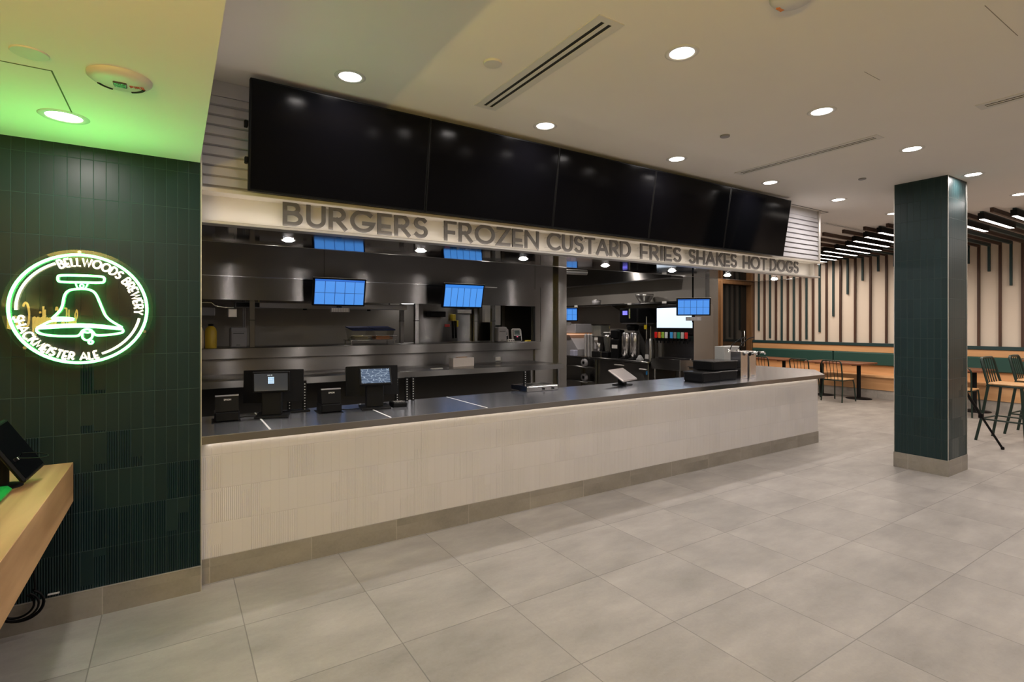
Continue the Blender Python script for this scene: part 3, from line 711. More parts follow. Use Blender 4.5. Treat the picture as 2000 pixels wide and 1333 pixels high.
# ================================================================== KITCHEN PASS (Y = 7.05)
YK = 7.05
hood = thing('exhaust_hood', 'brushed steel hood above the pass shelf, left of the kitchen', 'hood', (2.2, YK, 1.887))
part('canopy', MB().box(.134, 4.235, YK-.02, YK+.55, 2.165, 3.0), steel_m, hood, True)
part('skirt', MB().box(.134, 5.06, YK-.005, YK+.04, 1.887, 2.165), steel_m, hood, True)
part('skirt_edge', MB().box(.134, 4.235, YK-.024, YK-.0, 2.160, 2.170), chrome, hood, True)
part('port', MB().lathe((2.865, YK-.002, 2.02), [(.001, 0), (.048, 0), (.052, .003), (.052, .006)], 24, 'y'), dark_in, hood, True)
mb = MB(); mb.box(1.63, 1.634, YK-.0215, YK-.02, 2.17, 2.98); part('panel_seam', mb, dark_in, hood, True)
pw = thing('kitchen_pass_wall', 'steel clad kitchen wall with the long pass-through opening', 'wall panel', (2.6, YK, 0))
mb = MB(); mb.box(.134, 5.06, YK+.03, YK+.12, 0, 1.18); part('lower_panel', mb, steel_m, pw, True)
mb = MB(); mb.box(4.98, 5.40, YK+.0, YK+.12, 0, 3.0); mb.box(4.235, 5.40, YK+.005, YK+.12, 2.165, 3.0); part('end_panel', mb, steel_m, pw, True)
mb = MB(); mb.box(5.085, 5.091, YK-.0015, YK+.01, 1.18, 2.2); mb.box(4.96, 4.975, YK-.001, YK+.03, 1.31, 1.887); part('panel_seam', mb, dark_in, pw, True)
cp = tag(build('corner_post', MB().bbox(5.40, 5.575, YK-.08, YK+.14, 0, 3.0, .004), steel_m, None, (5.49, YK, 0)), 'bright brushed steel corner post right of the pass', 'post')
tag(build('divider_wall', MB().box(5.45, 5.575, YK+.14, 9.4, 0, 3.0), steel_dark, None, (5.5, 8, 0)), 'dark steel partition running back behind the corner post', 'partition')
sh = thing('pass_shelf', 'long polished steel pass shelf across the opening', 'shelf', (2.5, 7.1, 1.18))
part('front_band', MB().bbox(.134, 5.06, YK-.05, YK+.03, 1.184, 1.313, .004), steel_m, sh, True)
part('shelf_top', MB().box(.134, 4.98, YK+.03, 7.75, 1.29, 1.312), steel_m, sh, True)
PN = 'steel shelf posts standing in the pass opening'
for x, y, lab in ((.80, 7.12, 'front steel post in the pass, leftmost, beside the white printer'), (2.935, 7.12, 'front steel post in the middle of the pass opening'),
               (4.215, 7.12, 'front steel post in the pass beside the grey printer'), (3.05, 8.0, 'rear steel post behind the middle of the pass'), (4.38, 8.0, 'rear steel post behind the right of the pass')):
    p_ = thing('shelf_post', lab, 'post', (x, y, 1.312), 0, PN)
    zl = 0 if y < 7.5 else -1.312
    part('tube', MB().bbox(-.03, .03, -.03, .03, zl, .60, .003), steel_m, p_)
    part('collar', MB().box(-.033, .033, -.033, .033, .33, .338), dark_in, p_)
ht = thing('heat_strip', 'long grey heat lamp housing hanging under the hood', 'heat lamp', (1.74, 7.3, 1.79))
part('housing', MB().bbox(.63, 2.85, 7.25, 7.40, 1.80, 1.872, .004), grey_pl, ht, True)
part('control_panel', MB().box(.64, .90, 7.243, 7.25, 1.81, 1.862), black, ht, True)
for x in (1.45, 1.9, 2.3): part('knob', MB().cyl((x, 7.30, 1.80), (x, 7.30, 1.78), .025, n=12), black, ht, True)
for i, x in enumerate((.9, 2.6)): part('hanger', MB().box(x-.008, x+.008, 7.3, 7.316, 1.87, 2.165), steel_m, ht, True)
# rear hood with a flat blue strip along its lower edge
t = thing('rear_hood', 'dark hood at the rear kitchen wall seen through the pass', 'hood', (2.5, 8.5, 1.95))
part('canopy', MB().box(.3, 5.2, 8.2, 8.74, 1.95, 2.9), steel_m, t, True)
part('blue_strip', MB().box(.3, 3.1, 8.192, 8.199, 1.952, 2.02), mat('blue_strip', (.03, .16, .48), .4), t, True, 'flat blue strip')
part('light', MB().box(3.2, 3.6, 8.25, 8.40, 1.935, 1.949), small_lens, t, True)
tag(solo('rear_cookline', MB().bbox(.5, 5.0, 8.05, 8.70, 0, 1.16, .01), steel_dark, 'dark steel cooking line behind the pass', 'cook line', (2.7, 8.4, 0)))

# things on the pass shelf
def jug(x, y, z, r, h, m, label):
    t = thing('jug', label, 'jug', (x, y, z))
    part('body', MB().lathe((0,0,0), [(.001, 0), (r*.96, 0), (r, .01), (r, h*.72), (r*.86, h*.84), (r*.55, h*.93), (r*.42, h*.95), (r*.42, h)], 24), m, t)
    part('cap', MB().lathe((0,0,0), [(r*.46, h*.955), (r*.46, h+.012), (.001, h+.014)], 18), black, t)
jug(.365, 7.14, 1.312, .062, .275, yellow_pl, 'yellow plastic jug at the left end of the pass shelf')
jug(.232, 7.14, 1.312, .060, .28, cream_pl, 'milky white jug half hidden by the green tiled wall')
def printer(x, y, z, w, d_, h, m, label, rz=0):
    t = thing('label_printer', label, 'printer', (x, y, z), rz, 'printers on the pass shelf')
    part('body', MB().bbox(-w/2, w/2, -d_/2, d_/2, .004, h, .014), m, t)
    part('paper_slot', MB().box(-w*.33, w*.33, -d_/2-.0015, -d_/2+.004, h*.70, h*.73), dark_in, t)
    part('top_lid', MB().bbox(-w*.46, w*.46, -d_/2-.003, d_/2*.6, h*.78, h*1.005, .006), m, t)
    part('maker_mark', text_mb('EPSON', -.022, h*.12, .008, .002, -d_/2-.0012, -d_/2, gap=.3), dark_in, t)
printer(.652, 7.16, 1.312, .178, .15, .243, grey_pl, 'grey printer on the pass shelf beside the yellow jug')
printer(4.335, 7.10, 1.312, .165, .15, .24, grey_pl, 'grey printer on the right end of the pass shelf beside the timers')
def timer(x, y, label):
    t = thing('kitchen_timer', label, 'timer', (x, y, 1.312), R(-12), 'kitchen timers on the pass shelf')
    M = Matrix.Rotation(R(-12), 4, 'X')
    part('body', MB().bbox(-.085, .085, -.03, .03, .0, .215, .02, M), white_pl, t)
    part('face', MB().bbox(-.066, .066, -.0335, -.028, .01, .198, .008, M), black, t)
    part('bezel', MB().bbox(-.058, .058, -.036, -.032, .090, .190, .008, M), white_pl, t)
    part('display', MB().box(-.047, .047, -.0375, -.034, .102, .180, M), mat('timer_lcd', (.02, .05, .045), .2) if 'timer_lcd' not in MATS else MATS['timer_lcd'], t)
    part('button', MB().bbox(-.012, .012, -.0375, -.033, .070, .080, .002, M), emit('pink_led', (1, .05, .2), 1.2) if 'pink_led' not in MATS else MATS['pink_led'], t)
timer(4.655, 7.10, 'white and black kitchen timer at the right, standing clear of the printer')
timer(4.47, 7.20, 'white and black kitchen timer partly hidden behind the grey printer')
t = thing('outlet_strip', 'white power strip at the foot of the kitchen timers', 'power strip', (4.49, 7.04, 1.312))
part('body', MB().bbox(-.055, .065, -.02, .02, 0, .045, .004), white_pl, t)
mb = MB()
for k in range(3): mb.box(-.04+k*.035, -.022+k*.035, -.0215, -.019, .012, .03)
part('socket', mb, dark_in, t)
solo('yellow_marker', MB().cyl((4.78, 7.06, 1.324), (4.92, 7.10, 1.324), .011, n=10), yellow, 'yellow marker lying at the right end of the pass shelf', 'marker', (4.85, 7.08, 1.312))
# food tubs on a tilted rack
t = thing('tub_rack', 'small steel wire rack holding two clear food tubs', 'rack', (2.32, 7.25, 1.312))
mb = MB(); mb.box(1.98, 2.62, 7.08, 7.42, 1.372, 1.380); part('tray', mb, steel_m, t, True)
mb = MB()
for x, y in ((2.0, 7.1), (2.6, 7.1), (2.0, 7.4), (2.6, 7.4)): mb.cyl((x, y, 1.312), (x, y, 1.376), .006, n=8)
part('foot', mb, steel_m, t, True)
part('front_rail', MB().tube([(1.98, 7.07, 1.372), (1.98, 7.05, 1.44), (2.62, 7.05, 1.44), (2.62, 7.07, 1.372)], .005), chrome, t, True)
def tub(x, label, fm):
    t = thing('food_tub', label, 'food container', (x, 7.26, 1.381), 0, 'clear tubs with blue lids')
    part('tub', MB().add([(-.12,-.13,0),(.12,-.13,0),(.12,.13,0),(-.12,.13,0),(-.145,-.155,.15),(.145,-.155,.15),(.145,.155,.15),(-.145,.155,.15)], [(0,3,2,1),(0,1,5,4),(1,2,6,5),(2,3,7,6),(3,0,4,7)]), tub_clear, t)
    part('lid', MB().bbox(-.152, .152, -.162, .162, .150, .166, .006, Matrix.Rotation(R(8), 4, 'X')), blue_lid, t)
    part('contents', MB().bbox(-.10, .10, -.11, .11, .004, .05, .015), fm, t)
tub(2.15, 'clear food tub with blue lid, left one of two on the rack', mat('pale_food', (.45, .38, .22), .6, bump=1, scale=60))
tub(2.46, 'clear food tub with blue lid and orange contents, right one of two', orange)
# bits in the rear kitchen seen through the pass
solo('splash_panel', MB().box(3.3, 4.95, 8.051, 8.09, 1.161, 1.93), steel_m, 'steel splash panel behind the right half of the pass opening', 'panel', (4.1, 8.07, 1.16))
solo('wall_box', MB().bbox(4.55, 4.71, 7.95, 8.052, 1.627, 1.93, .006), white_pl, 'white box behind the pass, left of the right-hand post', 'wall box', (4.63, 8, 1.627))
solo('dispenser_box', MB().bbox(4.76, 4.87, 7.95, 8.052, 1.573, 1.93, .006), white_pl, 'tall narrow white box behind the right front post', 'wall box', (4.81, 8, 1.573))
solo('ansul_handle', MB().bbox(3.93, 3.995, 7.97, 8.052, 1.652, 1.76, .006), yellow, 'yellow pull box hanging behind the pass', 'pull station', (3.96, 8, 1.652))
t = thing('tool_hanger', 'black and yellow tool hanging below the yellow pull box', 'kitchen tool', (4.0, 8, 1.35))
mb = MB(); mb.cyl((4.01, 8.0, 1.36), (4.0, 8.0, 1.65), .02, n=10); part('handle', mb, black, t, True)
mb = MB(); mb.bbox(4.025, 4.055, 7.99, 8.052, 1.55, 1.66, .004); part('clip', mb, yellow, t, True)
solo('red_tag', MB().bbox(3.825, 3.915, 8.035, 8.052, 1.548, 1.595, .003), red, 'small red plate behind the pass', 'sign plate', (3.87, 8, 1.548))
solo('black_vent_box', MB().bbox(3.50, 3.78, 7.9, 8.052, 1.711, 1.81, .008), black, 'flat black box hanging behind the pass, left of the yellow pull box', 'wall box', (3.64, 8, 1.711))
t = thing('pipe_fitting', 'steel pipework with valve hanging at the left end of the pass', 'pipe', (.5, 7.3, 1.85))
part('pipe', MB().tube([(.14, 7.3, 1.86), (.38, 7.3, 1.86), (.42, 7.3, 1.82), (.52, 7.3, 1.80), (.62, 7.3, 1.80)], .012), chrome, t, True)
part('junction_box', MB().bbox(.18, .42, 7.36, 7.5, 1.70, 1.80, .006), grey_pl, t, True)
part('valve', MB().bbox(.56, .66, 7.36, 7.44, 1.68, 1.79, .006), alu, t, True)
for i, x in enumerate((.735, .755)): solo('conduit', MB().cyl((x, 7.45, 1.312), (x, 7.45, 2.2), .007, n=8), grey_pl, ('left' if i == 0 else 'right')+' one of two thin conduits rising left of the first front post', 'conduit', (x, 7.45, 1.312))
def outlet(x, label):
    t = thing('wall_outlet', label, 'socket', (x, YK+.03, 1.05), 0, 'steel plates with white sockets under the pass shelf')
    part('plate', MB().bbox(-.085, .06, -.006, 0, -.055, .055, .002), steel_m, t)
    part('socket', MB().bbox(-.045, .05, -.009, -.004, -.026, .030, .003), white_pl, t, label='white double socket')
    mb = MB()
    for sx in (-.025, .025):
        for dz in (-.008, .01): mb.box(sx-.006, sx+.006, -.0098, -.0088, dz-.002, dz+.002)
    part('slot', mb, dark_in, t)
outlet(3.575, 'white socket on the wall just left of the white carton'); outlet(4.28, 'white socket on the wall to the right of the white carton')

# ---- worktable under the pass
wt = thing('worktable', 'stainless worktable against the wall under the pass shelf', 'worktable', (2.4, 6.64, 0))
part('tabletop', MB().bbox(.134, 4.92, 6.23, 7.07, .985, 1.0, .003), steel_m, wt, True)
part('front_edge', MB().box(.134, 4.922, 6.225, 6.235, .93, 1.0), steel_m, wt, True)
part('undershelf', MB().box(.15, 4.9, 6.30, 7.05, .28, .30), steel_dark, wt, True)
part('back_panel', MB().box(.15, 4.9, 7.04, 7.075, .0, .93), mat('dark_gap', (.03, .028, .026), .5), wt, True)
for x in (.2, 4.86):
    for y in (6.28, 7.0): part('leg', MB().cyl((x, y, 0), (x, y, .93), .02, n=10), chrome, wt, True)
t = thing('carton', 'white paper carton standing on the worktable under the pass', 'box', (3.42, 6.64, 1.0), R(3))
part('body', MB().bbox(-.17, .17, -.06, .06, 0, .125, .004), mat('white_card', (.62, .56, .52), .7), t)
part('tape', MB().box(-.08, .07, -.03, .03, .125, .135), mat('brown_tape', (.40, .26, .15), .6), t, label='brown flap')
solo('scoop', MB().bbox(2.85, 3.02, 6.4, 6.45, 1.001, 1.012, .004), white_pl, 'small white scraper lying on the worktable left of the carton', 'utensil', (2.93, 6.42, 1.0))

# ================================================================== HANGING ORDER SCREENS
def kds(loc, rz, lab, m, pole_to, tiltd=13, keypad=True, k_=1.0):
    t = thing('order_screen', lab, 'screen', loc, rz, 'blue hanging order screens')
    M = Matrix.Rotation(R(tiltd), 4, 'X'); w, h = .325*k_, .176*k_
    part('bezel', MB().bbox(-w, w, -.012, .030, -h, h, .005, M), black, t)
    part('frame_edge', MB().box(-w-.003, w+.003, -.006, .0, h-.002, h+.004, M), alu, t)
    part('display', MB().box(-w+.020, w-.020, -.0145, -.010, -h+.018, h-.018, M), m, t)
    part('arm', MB().bbox(-.03, .03, .03, .08, -.05, .05, .005), black_m, t)
    if pole_to: part('pole', MB().cyl((0, .08, -.24), (0, .08, pole_to-loc[2]), .014, n=12), black_m, t)
    else: part('wall_arm', MB().bbox(-.05, .05, .03, .297, -.04, .04, .005), black_m, t)
    if keypad:
        part('keypad', MB().bbox(-.11, .11, -.05, .0, -h-.075, -h-.02, .004, Matrix.Rotation(R(-35), 4, 'X') @ Matrix.Translation((0, -.06, -.02))) if False else MB().bbox(-.115, .115, -.035, -.012, -h-.078, -h-.022, .004), grey_pl, t)
        mb = MB()
        for a in range(10):
            for b in range(3): mb.box(-.10+a*.0205, -.087+a*.0205, -.0375, -.0345, -h-.070+b*.016, -h-.060+b*.016)
        part('keys', mb, white_pl, t)
        part('keypad_bracket', MB().box(-.02, .02, -.02, .07, -h-.05, -h+.0), black_m, t)
    return t
kds((1.755, 6.75, 2.000), 0, 'blue order screen of two rows hanging over the pass, leftmost', blue_cells, 0)
kds((3.505, 6.75, 2.003), 0, 'blue order screen of six columns hanging over the pass beside the round port', blue_cols, 0)
kds((6.72, 5.30, 1.862), R(-46), 'blue order screen hanging in front of the soda machine, nearest the doorway', blue_cells, 3.0, 6, k_=.77)
kds((6.52, 8.20, 1.79), R(-40), 'small blue order screen far back, cut off by the steel corner post', blue_cells, 3.0, 10, k_=.77)

# ================================================================== BEVERAGE STATION (wall X = 7.95)
bs = thing('beverage_counter', 'dark steel back counter running along the beverage wall', 'counter', (7.55, 8.3, 0))
part('worktop', MB().bbox(7.15, 7.95, 6.62, 10.6, .885, .914, .003), steel_m, bs, True)
part('cabinet', MB().box(7.22, 7.95, 7.55, 10.6, .0, .885), steel_dark, bs, True)
for z_ in (.70, .40): part('undershelf', MB().bbox(7.0, 7.95, 8.1, 10.6, z_, z_+.018, .003), steel_m, bs, True)
for y, l_ in ((8.5, 0), (8.05, 0)): part('corner_upright', MB().box(7.17, 7.20, y-.015, y+.015, 0, .885), steel_m, bs, True)
uf = thing('undercounter_fridge', 'low dark fridge cabinet with slim handles under the beverage counter', 'fridge', (7.5, 7.1, 0))
part('body', MB().bbox(7.20, 7.93, 6.66, 7.54, .04, .875, .005), steel_dark, uf, True)
part('handle', MB().bbox(7.16, 7.20, 7.25, 7.5, .80, .82, .004), alu, uf, True); part('handle', MB().bbox(7.16, 7.20, 6.68, 6.85, .76, .78, .004), alu, uf, True)
part('tag', MB().box(7.192, 7.199, 6.68, 6.71, .68, .74), mat('blue_tag', (.02, .25, .6), .5), uf, True, 'small blue tag')
for i, (y, z) in enumerate(((8.3, .80), (8.3, .50))):
    solo('tape_roll', MB().lathe((7.10, y, z), [(.035, -.03), (.075, -.03), (.080, -.024), (.080, .024), (.075, .03), (.035, .03), (.035, -.03)], 28, 'x'), grey_pl, ('upper' if i == 0 else 'lower')+' round grey roll standing under the beverage counter', 'roll', (7.1, y, z-.08), 'grey rolls under the beverage counter')
ws = thing('wall_shelf', 'long steel wall shelf above the beverage machines', 'shelf', (7.7, 8.4, 1.97))
part('board', MB().bbox(7.50, 7.95, 6.2, 10.6, 1.975, 2.005, .003), steel_m, ws, True)
for y in (6.6, 8.0, 9.6): part('bracket', MB().prism([(7.56, 1.975), (7.95, 1.975), (7.95, 1.80)], y-.01, y+.01, 'y'), steel_dark, ws, True)
for y in (9.05, 7.42, 6.55): part('price_tag', MB().box(7.494, 7.499, y-.05, y+.05, 1.972, 2.012), white_pl, ws, True, 'white shelf label')
# upper cabinet / hood over the shelf with reflecting edge
uh = thing('overhead_duct', 'dark steel overhead duct above the beverage wall shelf', 'duct', (7.7, 8.6, 2.35))
part('body', MB().box(7.62, 7.94, 6.5, 10.55, 2.45, 2.975), steel_m, uh, True)
part('lower_trim', MB().box(7.60, 7.94, 6.5, 10.55, 2.425, 2.45), chrome, uh, True)
t = thing('metal_tub', 'small grey lidded tub on the wall shelf', 'container', (7.68, 8.58, 2.006))
part('body', MB().lathe((0,0,0), [(.001, 0), (.085, 0), (.10, .10), (.001, .10)], 24), grey_pl, t); part('lid', MB().lathe((0,0,0), [(.104, .10), (.104, .108), (.03, .118), (.03, .13), (.001, .13)], 24), alu, t)
t = thing('wrapped_bowl', 'crumpled clear-wrapped bowl stack on the wall shelf', 'bowl', (7.70, 7.22, 2.006))
part('bowl', MB().lathe((0,0,0), [(.001, 0), (.09, 0), (.12, .05), (.17, .13), (.18, .17), (.165, .165), (.11, .06), (.001, .02)], 20), foil, t)
# coffee / tea urns and machines
def urn(x, y, label, h=.50, r=.085):
    t = thing('tea_urn', label, 'urn', (x, y, .914), 0, 'tall steel urns on the beverage counter')
    part('tank', MB().lathe((0,0,0), [(.001, .03), (r, .03), (r, h), (r*.9, h+.015), (.001, h+.02)], 28), steel_tap, t)
    part('base', MB().bbox(-r-.01, r+.01, -r, r, 0, .03, .004), black, t)
    part('spout', MB().tube([(-r, 0, .12), (-r-.05, 0, .12), (-r-.05, 0, .08)], .009), black, t)
    part('sight_glass', MB().cyl((-r-.006, .03, .10), (-r-.006, .03, h-.05), .006, n=8), chrome, t)
urn(7.40, 7.40, 'left tall steel urn under the tea brewer'); urn(7.40, 7.18, 'right tall steel urn under the tea brewer')
br = thing('tea_brewer', 'tea brewer with blue lit display above the two steel urns', 'brewer', (7.66, 7.30, .914))
part('column', MB().bbox(7.72, 7.92, 7.08, 7.50, .914, 1.56, .01), steel_dark, br, True)
part('head', MB().bbox(7.30, 7.90, 7.02, 7.50, 1.62, 1.90, .02), black, br, True)
part('front_strip', MB().bbox(7.285, 7.30, 7.20, 7.24, 1.70, 1.89, .004), chrome, br, True)
part('display', MB().box(7.294, 7.299, 7.28, 7.40, 1.77, 1.85), emit('blue_lcd', (.03, .03, .9), 1.2), br, True, 'blue lit display')
part('hopper', MB().prism([(7.08, 1.60), (7.44, 1.60), (7.46, 1.68), (7.06, 1.68)], 7.32, 7.8, 'x'), grey_pl, br, True)
part('brew_basket', MB().lathe((7.45, 7.29, 1.47), [(.001, 0), (.10, 0), (.12, .10), (.10, .12), (.001, .12)], 24), black, br, True)
def shaker(name, label, cat, loc, parts, group=None):
    t = thing(name, label, cat, loc, 0, group)
    for n, m_, mm in parts: part(n, m_, mm, t)
    return t
shaker('mixer_tower', 'tall clear and steel drink mixer on the beverage counter, leftmost machine', 'mixer', (7.45, 8.19, .914), [
  ('base', MB().bbox(-.13, .13, -.15, .15, 0, .12, .01), steel_m), ('column', MB().bbox(.03, .13, -.13, .13, .12, .42, .006), steel_dark),
  ('cup', MB().lathe((-.05, 0, .13), [(.001, 0), (.05, 0), (.065, .17), (.06, .17)], 20), steel_tap),
  ('hopper', MB().bbox(-.12, .12, -.15, .15, .42, .66, .01), tub_clear), ('rim', MB().bbox(-.125, .125, -.155, .155, .655, .672, .004), steel_m),
  ('label', MB().box(-.135, -.131, -.05, .05, .35, .40), white_pl)])
shaker('coffee_grinder', 'black coffee grinder with steel rim behind the white box label', 'grinder', (7.45, 7.68, .914), [
  ('body', MB().bbox(-.11, .11, -.11, .11, 0, .38, .015), black), ('control', MB().bbox(-.12, -.10, -.10, .10, .40, .56, .01), black),
  ('hopper', MB().lathe((0, 0, .38), [(.10, 0), (.12, .15), (.12, .18), (.001, .2)], 22), black), ('label', MB().box(-.116, -.111, -.09, .06, .20, .27), white_pl)])
shaker('blender', 'clear blender jar with bright lid left of the coffee grinder', 'blender', (7.42, 7.95, .914), [
  ('base', MB().bbox(-.10, .10, -.10, .10, 0, .12, .02), black), ('jar', MB().lathe((0, 0, .12), [(.05, 0), (.055, .02), (.08, .26), (.08, .30)], 22), tub_clear),
  ('lid', MB().lathe((0, 0, .42), [(.085, 0), (.085, .03), (.05, .05), (.001, .05)], 22), steel_tap), ('cover', MB().bbox(-.06, .06, -.07, .07, .50, .52, .008), white_pl)])
for i, y in enumerate((8.62, 8.52, 8.42)):
    solo('cup_stack', MB().lathe((7.42, y, .914), [(.038, 0)]+[q for k in range(26) for q in ((.037, .02+k*.017), (.042, .026+k*.017))]+[(.001, .48)], 16), mat('cup_%d' % i, (.42, .40, .40), .4), '%s ribbed stack of cups from the left on the beverage counter' % ORD[i], 'cup stack', (7.42, y, .914), 'stacks of cups')
t = thing('slicer_machine', 'grey slanted food warmer at the left end of the beverage counter', 'machine', (7.5, 9.2, .914))
part('body', MB().prism([(8.75, .914), (9.7, .914), (9.7, 1.36), (9.05, 1.36), (8.75, 1.05)], 7.3, 7.9, 'x'), grey_pl, t, True)
part('glow_shelf', MB().box(7.25, 7.9, 8.95, 9.7, 1.36, 1.375), emit('warm_glow', (1.0, .45, .2), .6), t, True, 'orange lit shelf')
part('hood', MB().bbox(7.4, 7.9, 8.95, 9.5, 1.40, 1.60, .01), grey_pl, t, True)
solo('lid_stack', MB().bbox(7.17, 7.28, 8.72, 8.86, .915, 1.04, .01), mat('bluish_plastic', (.40, .40, .52), .5), 'stack of bluish lids beside the ribbed cup stacks', 'lids', (7.32, 8.79, .915))
solo('plastic_wrap', MB().lathe((7.24, 6.90, .915), [(.001, 0), (.06, .0), (.075, .03), (.05, .06), (.03, .10), (.001, .11)], 9), clear('wrap', (.9, .9, .9), opac=.25), 'crumpled clear plastic bag on the end of the beverage counter', 'bag', (7.24, 6.90, .915))
solo('standpipe', MB().cyl((7.50, 6.98, .914), (7.50, 6.98, 1.74), .010, n=8), alu, 'thin upright pipe beside the tea brewer', 'pipe', (7.5, 6.98, .914))
solo('pipe_tag', MB().bbox(7.46, 7.485, 6.95, 7.01, 1.50, 1.58, .004), yellow, 'yellow tag fixed to the thin upright pipe', 'tag', (7.47, 6.98, 1.5))
# soda machine
YS0, YS1, XSM = 5.78, 6.58, 7.35
sm = thing('soda_machine', 'soda dispenser with lit white panel and a row of flavour valves', 'soda machine', (7.6, 6.18, .95))
part('cabinet', MB().bbox(XSM+.10, 7.84, YS0, YS1, .99, 1.95, .01), steel_dark, sm, True)
part('head', MB().bbox(XSM-.02, XSM+.12, YS0, YS1, 1.40, 1.93, .02), black, sm, True)
part('lit_panel', MB().box(XSM-.028, XSM-.021, YS0+.02, YS1-.01, 1.53, 1.88), white_screen, sm, True, 'white and pale blue lit panel')
part('splash_panel', MB().box(XSM+.09, XSM+.10, YS0+.02, YS1-.02, 1.0, 1.4), steel_m, sm, True)
part('drip_tray', MB().bbox(XSM-.08, XSM+.10, YS0+.02, YS1-.02, .985, 1.01, .004), steel_m, sm, True)
part('side_panel', MB().bbox(XSM-.02, 7.84, YS0-.01, YS0, .99, 1.93, .002), steel_dark, sm, True)
VC = [('red', (.6, .01, .01)), ('orange', (.65, .16, .03)), ('yellow-green', (.25, .40, .05)), ('white', (.55, .55, .55)), ('blue', (.05, .30, .65)), ('grey', (.20, .20, .20)), ('green', (.01, .25, .12)), ('beige', (.45, .42, .38)), ('red', (.6, .02, .02))]
for i, (n_, c_) in enumerate(VC):
    y = YS1-.06-i*.078-(.035 if i > 3 else 0)
    v_ = part('valve', MB().bbox(XSM-.10, XSM-.02, y-.024, y+.024, 1.30, 1.36, .006), black, sm, True)
    part('flavour_label', MB().bbox(XSM-.112, XSM-.10, y-.030, y+.030, 1.35, 1.455, .004), mat('valve_%d' % i, c_, .4, em=c_, es=.12), v_, True, n_+' flavour card')
    part('nozzle', MB().cyl((XSM-.07, y, 1.30), (XSM-.07, y, 1.26), .012, n=8), black, v_, True)
st = thing('soda_stand', 'steel stand and sink under the soda machine', 'sink', (7.6, 6.2, 0))
part('basin', MB().bbox(7.20, 7.94, 5.95, 6.60, .80, .985, .005), steel_m, st, True)
for y in (6.0, 6.55): part('leg', MB().cyl((7.25, y, 0), (7.25, y, .80), .02, n=10), steel_m, st, True)
shaker('ice_bin_label', 'dark round canister with a white label left of the soda machine', 'canister', (7.32, 6.72, .914), [
  ('body', MB().lathe((0, 0, 0), [(.001, 0), (.08, 0), (.085, .02), (.085, .38), (.06, .42), (.001, .42)], 22), steel_dark), ('label', MB().box(-.095, -.086, -.04, .04, .05, .13), white_pl)])
tag(build('end_post', MB().bbox(7.86, 8.10, 5.86, 5.95, 0, 3.0, .004), steel_m, None, (8, 5.9, 0)), 'bright steel end post beside the wood clad wall', 'post')
for i, (x, y, w_) in enumerate(((6.6, 8.4, 30), (6.6, 6.4, 16), (2.2, 8.1, 7), (4.4, 7.8, 5))):  # unseen fill lights, added to lift the dark kitchen areas
    t = thing('kitchen_fill_light', 'added kitchen fill light out of sight above the %s' % ('beverage station' if i < 2 else 'cooking line'), 'ceiling light', (x, y, 2.98), 0, 'added kitchen fill lights')
    part('trim_ring', MB().lathe((0,0,0), [(.06, .0), (.061, -.004), (.075, -.003), (.076, .001)], 24), white_pl, t); part('lens', MB().lathe((0,0,0), [(.001, -.002), (.06, -.002), (.06, 0)], 24), small_lens, t)  # ring and lens of the added fill light
    area('lamp', t, (0, 0, -.006), .12, w_, (1.0, .92, .84), shape='DISK', spread=165)
# pipe and camera under kitchen ceiling
solo('ceiling_pipe', MB().cyl((5.62, 8.2, 2.62), (6.9, 8.0, 2.62), .05, n=14), alu, 'wide grey pipe under the kitchen ceiling above the beverage station', 'pipe', (6.2, 8.1, 2.6))

# ================================================================== ON THE COUNTERTOP
ZT = .915
def receipt_printer(x, y, rz, label):
    t = thing('receipt_printer', label, 'printer', (x, y, ZT), rz, 'black receipt printers on the counter')
    part('foot', MB().bbox(-.078, .078, -.09, .10, .0, .075, .012), black, t)
    part('head', MB().prism([(-.085, .075), (.09, .075), (.09, .155), (-.03, .185), (-.06, .18)], -.072, .072, 'x'), black, t)
    part('paper_edge', MB().box(-.073, .073, -.068, -.050, .178, .186), grey_pl, t)
    part('maker_mark', text_mb('EPSON', -.018, .150, .009, .0022, -.0695, -.067, gap=.32), white_pl, t, label='white letters EPSON')
    part('mat', MB().bbox(-.095, .085, -.11, .11, -.0, .004, .002), black_m, t)
receipt_printer(.315, 4.24, R(-3), 'black receipt printer at the left end of the countertop')
receipt_printer(1.02, 4.23, R(-2), 'black receipt printer between the two order terminals')
def pos(x, y, rz, label, dm, tiltd):
    t = thing('order_terminal', label, 'cash register', (x, y, ZT), rz, 'black order terminals on the counter')
    part('base_plate', MB().bbox(-.11, .12, -.10, .15, 0, .014, .004), black_m, t)
    part('stand', MB().bbox(-.068, .068, -.035, .055, .012, .23, .006), black_m, t)
    M = Matrix.Translation((0, -.055, .255)) @ Matrix.Rotation(R(tiltd), 4, 'X')
    c_ = part('customer_display', MB().bbox(-.125, .125, -.012, .012, -.072, .082, .005, M), black, t)
    part('screen', MB().box(-.112, .112, -.0135, -.011, -.058, .070, M), dm, c_)
    # cashier side: wide monitor with a curved back
    mb = MB(); P = [(-.21, .10)]+[(-.21+.42*k/12, .10-.055*math.sin(PI*k/12)) for k in range(1, 12)]+[(.21, .10), (.21, .16), (-.21, .16)]
    mb.prism(P, .10, .345); M2 = Matrix.Rotation(R(-6), 4, 'X'); part('cashier_monitor', mb.xf(M2), black, t)
    return t
d1 = screen_mat('login_screen', (.035, .038, .042), (.035, .038, .042), 1, 1, .8)
pa = pos(.612, 4.245, R(-14), 'black order terminal showing a keypad screen, left one', d1, 6)
cd = [c for c in pa.children if c.name.startswith('customer_display')][0]
M = Matrix.Translation((0, -.055, .255)) @ Matrix.Rotation(R(6), 4, 'X'); mb = MB()
